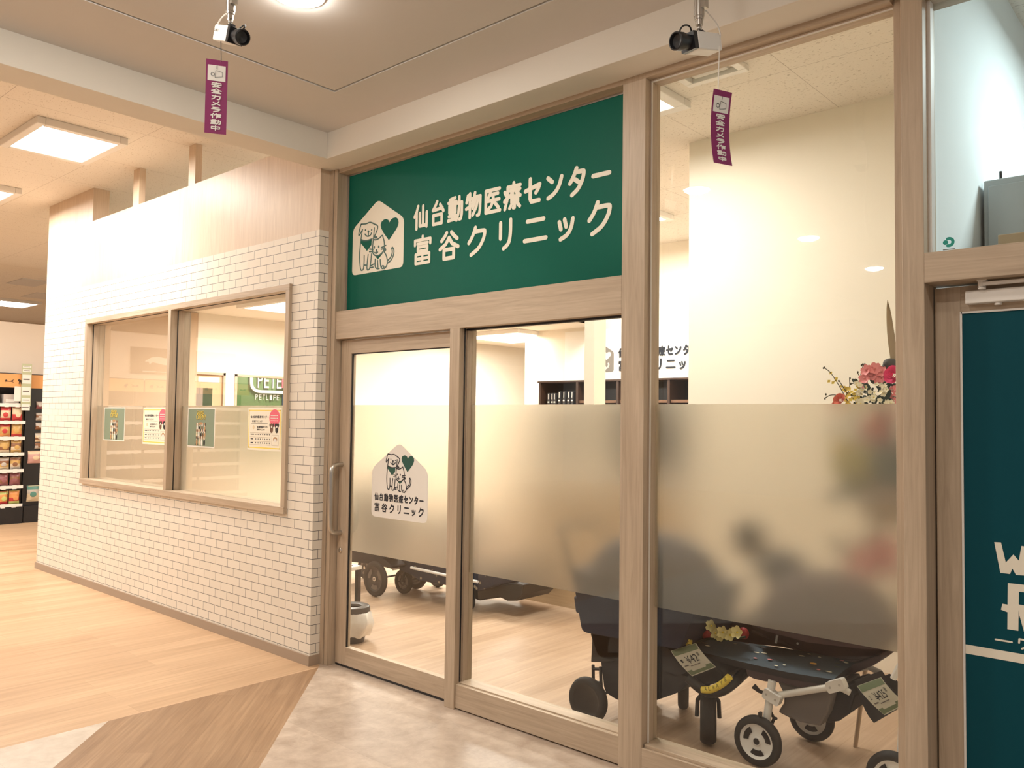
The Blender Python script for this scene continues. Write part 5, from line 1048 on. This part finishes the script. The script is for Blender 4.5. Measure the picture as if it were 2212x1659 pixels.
for x, y, r_, m_ in ((1930, 810, .040, M_PETAL_M),): rose(mb, f3(x, y, .90), r_, m_, (-.3, -1, .25))
mb.build('magenta_rose', fs, smooth=60, props={'label': 'magenta rose'})
mb = MB(); rose(mb, f3(1814, 863, .92), .028, M_PETAL_S, (-.2, -1, .5)); rose(mb, f3(1806, 880, .95), .028, M_PETAL_S, (-.4, -1, .2)); mb.build('salmon_rose', fs, smooth=60, props={'label': 'salmon rose'})
mb = MB()
for x, y, r_ in ((1872, 800, .030), (1890, 797, .032), (1905, 803, .028), (1868, 818, .030), (1885, 812, .026), (1903, 816, .027), (1866, 831, .024), (1880, 802, .026), (1897, 822, .02)): blossom(mb, f3(x, y, .93), r_, M_PETAL_P, plain('salmon_core', (.6, .18, .15)), 6, (random.uniform(-.5, .4), -1, random.uniform(-.1, .5)), .25)
for x, y in ((1927, 842), (1935, 850), (1924, 856), (1932, 866), (1937, 838), (1928, 872), (1936, 878), (1926, 884)): blossom(mb, f3(x, y, .92), .017, M_PETAL_P, M_PETAL_C, 5)
mb.build('pink_blossom', fs, smooth=60, props={'label': 'pink blossoms'})
mb = MB()
for k in range(34): blossom(mb, f3(random.uniform(1824, 1858), random.uniform(832, 885), random.uniform(.9, .98)), random.uniform(.009, .014), M_PETAL_Y, M_YEL, 4, (random.uniform(-.6, .6), -1, random.uniform(-.2, .5)))
for x, y in ((1795, 806), (1806, 822), (1800, 827), (1807, 818), (1791, 824), (1818, 835), (1822, 842)): blossom(mb, f3(x, y), .009, M_PETAL_Y, M_YEL, 4)
mb.build('yellow_orchid', fs, smooth=60, props={'label': 'yellow spray orchids'})
mb = MB()
for k in range(44): blossom(mb, f3(random.uniform(1850, 1925), random.uniform(826, 885), random.uniform(.87, .93)), random.uniform(.010, .018), M_PETAL_C, M_PETAL_Y, 5, (random.uniform(-.6, .6), -1, random.uniform(-.2, .5)))
mb.build('cream_blossom', fs, smooth=60, props={'label': 'cream blossoms'})
mb = MB()
for q in ([(1832, 868), (1822, 850), (1806, 822), (1793, 803), (1780, 794)], [(1825, 860), (1836, 840), (1835, 818)], [(1858, 850), (1858, 815), (1863, 792), (1868, 787)], [(1858, 815), (1853, 806)], [(1815, 855), (1795, 852), (1782, 860)], [(1830, 850), (1815, 826), (1812, 822)], [(1858, 832), (1848, 826), (1838, 830)]): mb.tube(smooth_pts3([f3(*k) for k in q]), .0022, M_STEM, 6)
for x, y in ((1779, 795), (1781, 794), (1836, 817), (1868, 787), (1861, 789), (1853, 804), (1782, 861), (1784, 852), (1848, 820), (1812, 823), (1838, 829), (1864, 787)): mb.ball(f3(x, y), (.0045, .0045, .006), M_STEM, 8, 6)
mb.build('branch', fs, smooth=60)
mb = MB()
for x, y, dx, dz, L_ in ((1905, 868, .4, .5, .075), (1890, 864, -.3, .6, .065), (1912, 856, .2, .9, .06), (1880, 842, -.5, .6, .045), (1900, 874, .7, .3, .07), (1870, 874, -.6, .3, .055), (1888, 876, .1, .8, .06)): leaf(mb, f3(x, y, .92), (dx, -.2, dz), L_, L_*.30, M_LEAF, (0, -1, .2))
for k in range(70): leaf(mb, f3(random.uniform(1850, 1936), random.uniform(820, 890), random.uniform(.94, 1.0)), (random.uniform(-1, 1), -.3, random.uniform(-.3, 1)), .036, .009, M_LEAF, (0, -1, .2))
mb.build('leaf', fs, smooth=60)
MB().ball(f3(1923, 785), (.034, .03, .025), plain('dark_bloom', (.05, .045, .04), .7), 14, 8).ball(f3(1914, 795), (.02, .02, .03), plain('dark_bloom', (.05, .045, .04)), 10, 8).build('dark_blossom', fs, smooth=50)
mb = MB(); b0, t0 = f3(1931, 790, .97), f3(1917, 648, .97); P = []
for i in range(9):
    t = i/8; c = b0.lerp(t0, t); w_ = .017*math.sin(math.pi*(t*.80+.17))**.8*(1 if t < 1 else .2); P.append([c+Vector((-w_, 0, 0)), c+Vector((0, .006, 0)), c+Vector((w_, 0, 0))])
mb.grid(P, M_STRAW); b1, t1 = f3(1937, 790, .98), f3(1932, 720, .98); mb.grid([[b1.lerp(t1, i/4)+Vector((s*.006*(1-i/5), 0, 0)) for s in (-1, 1)] for i in range(5)], M_STRAW); mb.build('dry_reed', fs, smooth=60)
# hanging blossoms lower down, seen only through the film
mb = MB()
for x, y, r_, m_ in ((1895, 915, .05, M_PETAL_S), (1880, 935, .045, plain('red_petal', (.45, .03, .04))), (1905, 940, .04, M_PETAL_P), (1920, 905, .045, plain('red_petal', (.45, .03, .04)))): rose(mb, f3(x, y, .90), r_, m_, (0, -1, .3))
mb.build('red_rose', fs, smooth=60)
mb = MB()
for k in range(40): blossom(mb, f3(random.uniform(1800, 1880), random.uniform(950, 1050), random.uniform(.90, 1.0)), .024, M_PETAL_Y if k % 2 else plain('lime_petal', (.35, .36, .06)), M_YEL, 5, (random.uniform(-.6, .6), -1, random.uniform(-.2, .5)))
for k in range(50): leaf(mb, f3(random.uniform(1810, 1940), random.uniform(920, 1080), random.uniform(.94, 1.03)), (random.uniform(-1, 1), -.3, random.uniform(-1, .6)), .10, .03, M_LEAF, (0, -1, .2))
mb.build('hanging_foliage', fs, smooth=60)
mb = MB()
for x, y in ((1850, 1215), (1872, 1200), (1895, 1190), (1918, 1180), (1880, 1225), (1905, 1212), (1930, 1195), (1925, 1222)): blossom(mb, f3(x, y, 1.03), .06, M_PETAL_P, M_PETAL_M, 6, (random.uniform(-.4, .4), -1, .3))
for x, y in ((1840, 1195), (1865, 1180), (1890, 1235), (1912, 1240)): leaf(mb, f3(x, y, 1.05), (random.uniform(-1, 1), -.2, .4), .12, .03, M_LEAF, (0, -1, .2))
mb.tube([f3(1890, 1080, 1.05), f3(1890, 1210, 1.05)], .006, M_STEM, 6); mb.tube([f3(1860, 1205, 1.05), f3(1930, 1190, 1.05)], .005, M_STEM, 6); mb.build('lower_pink_blossom', fs, smooth=60)
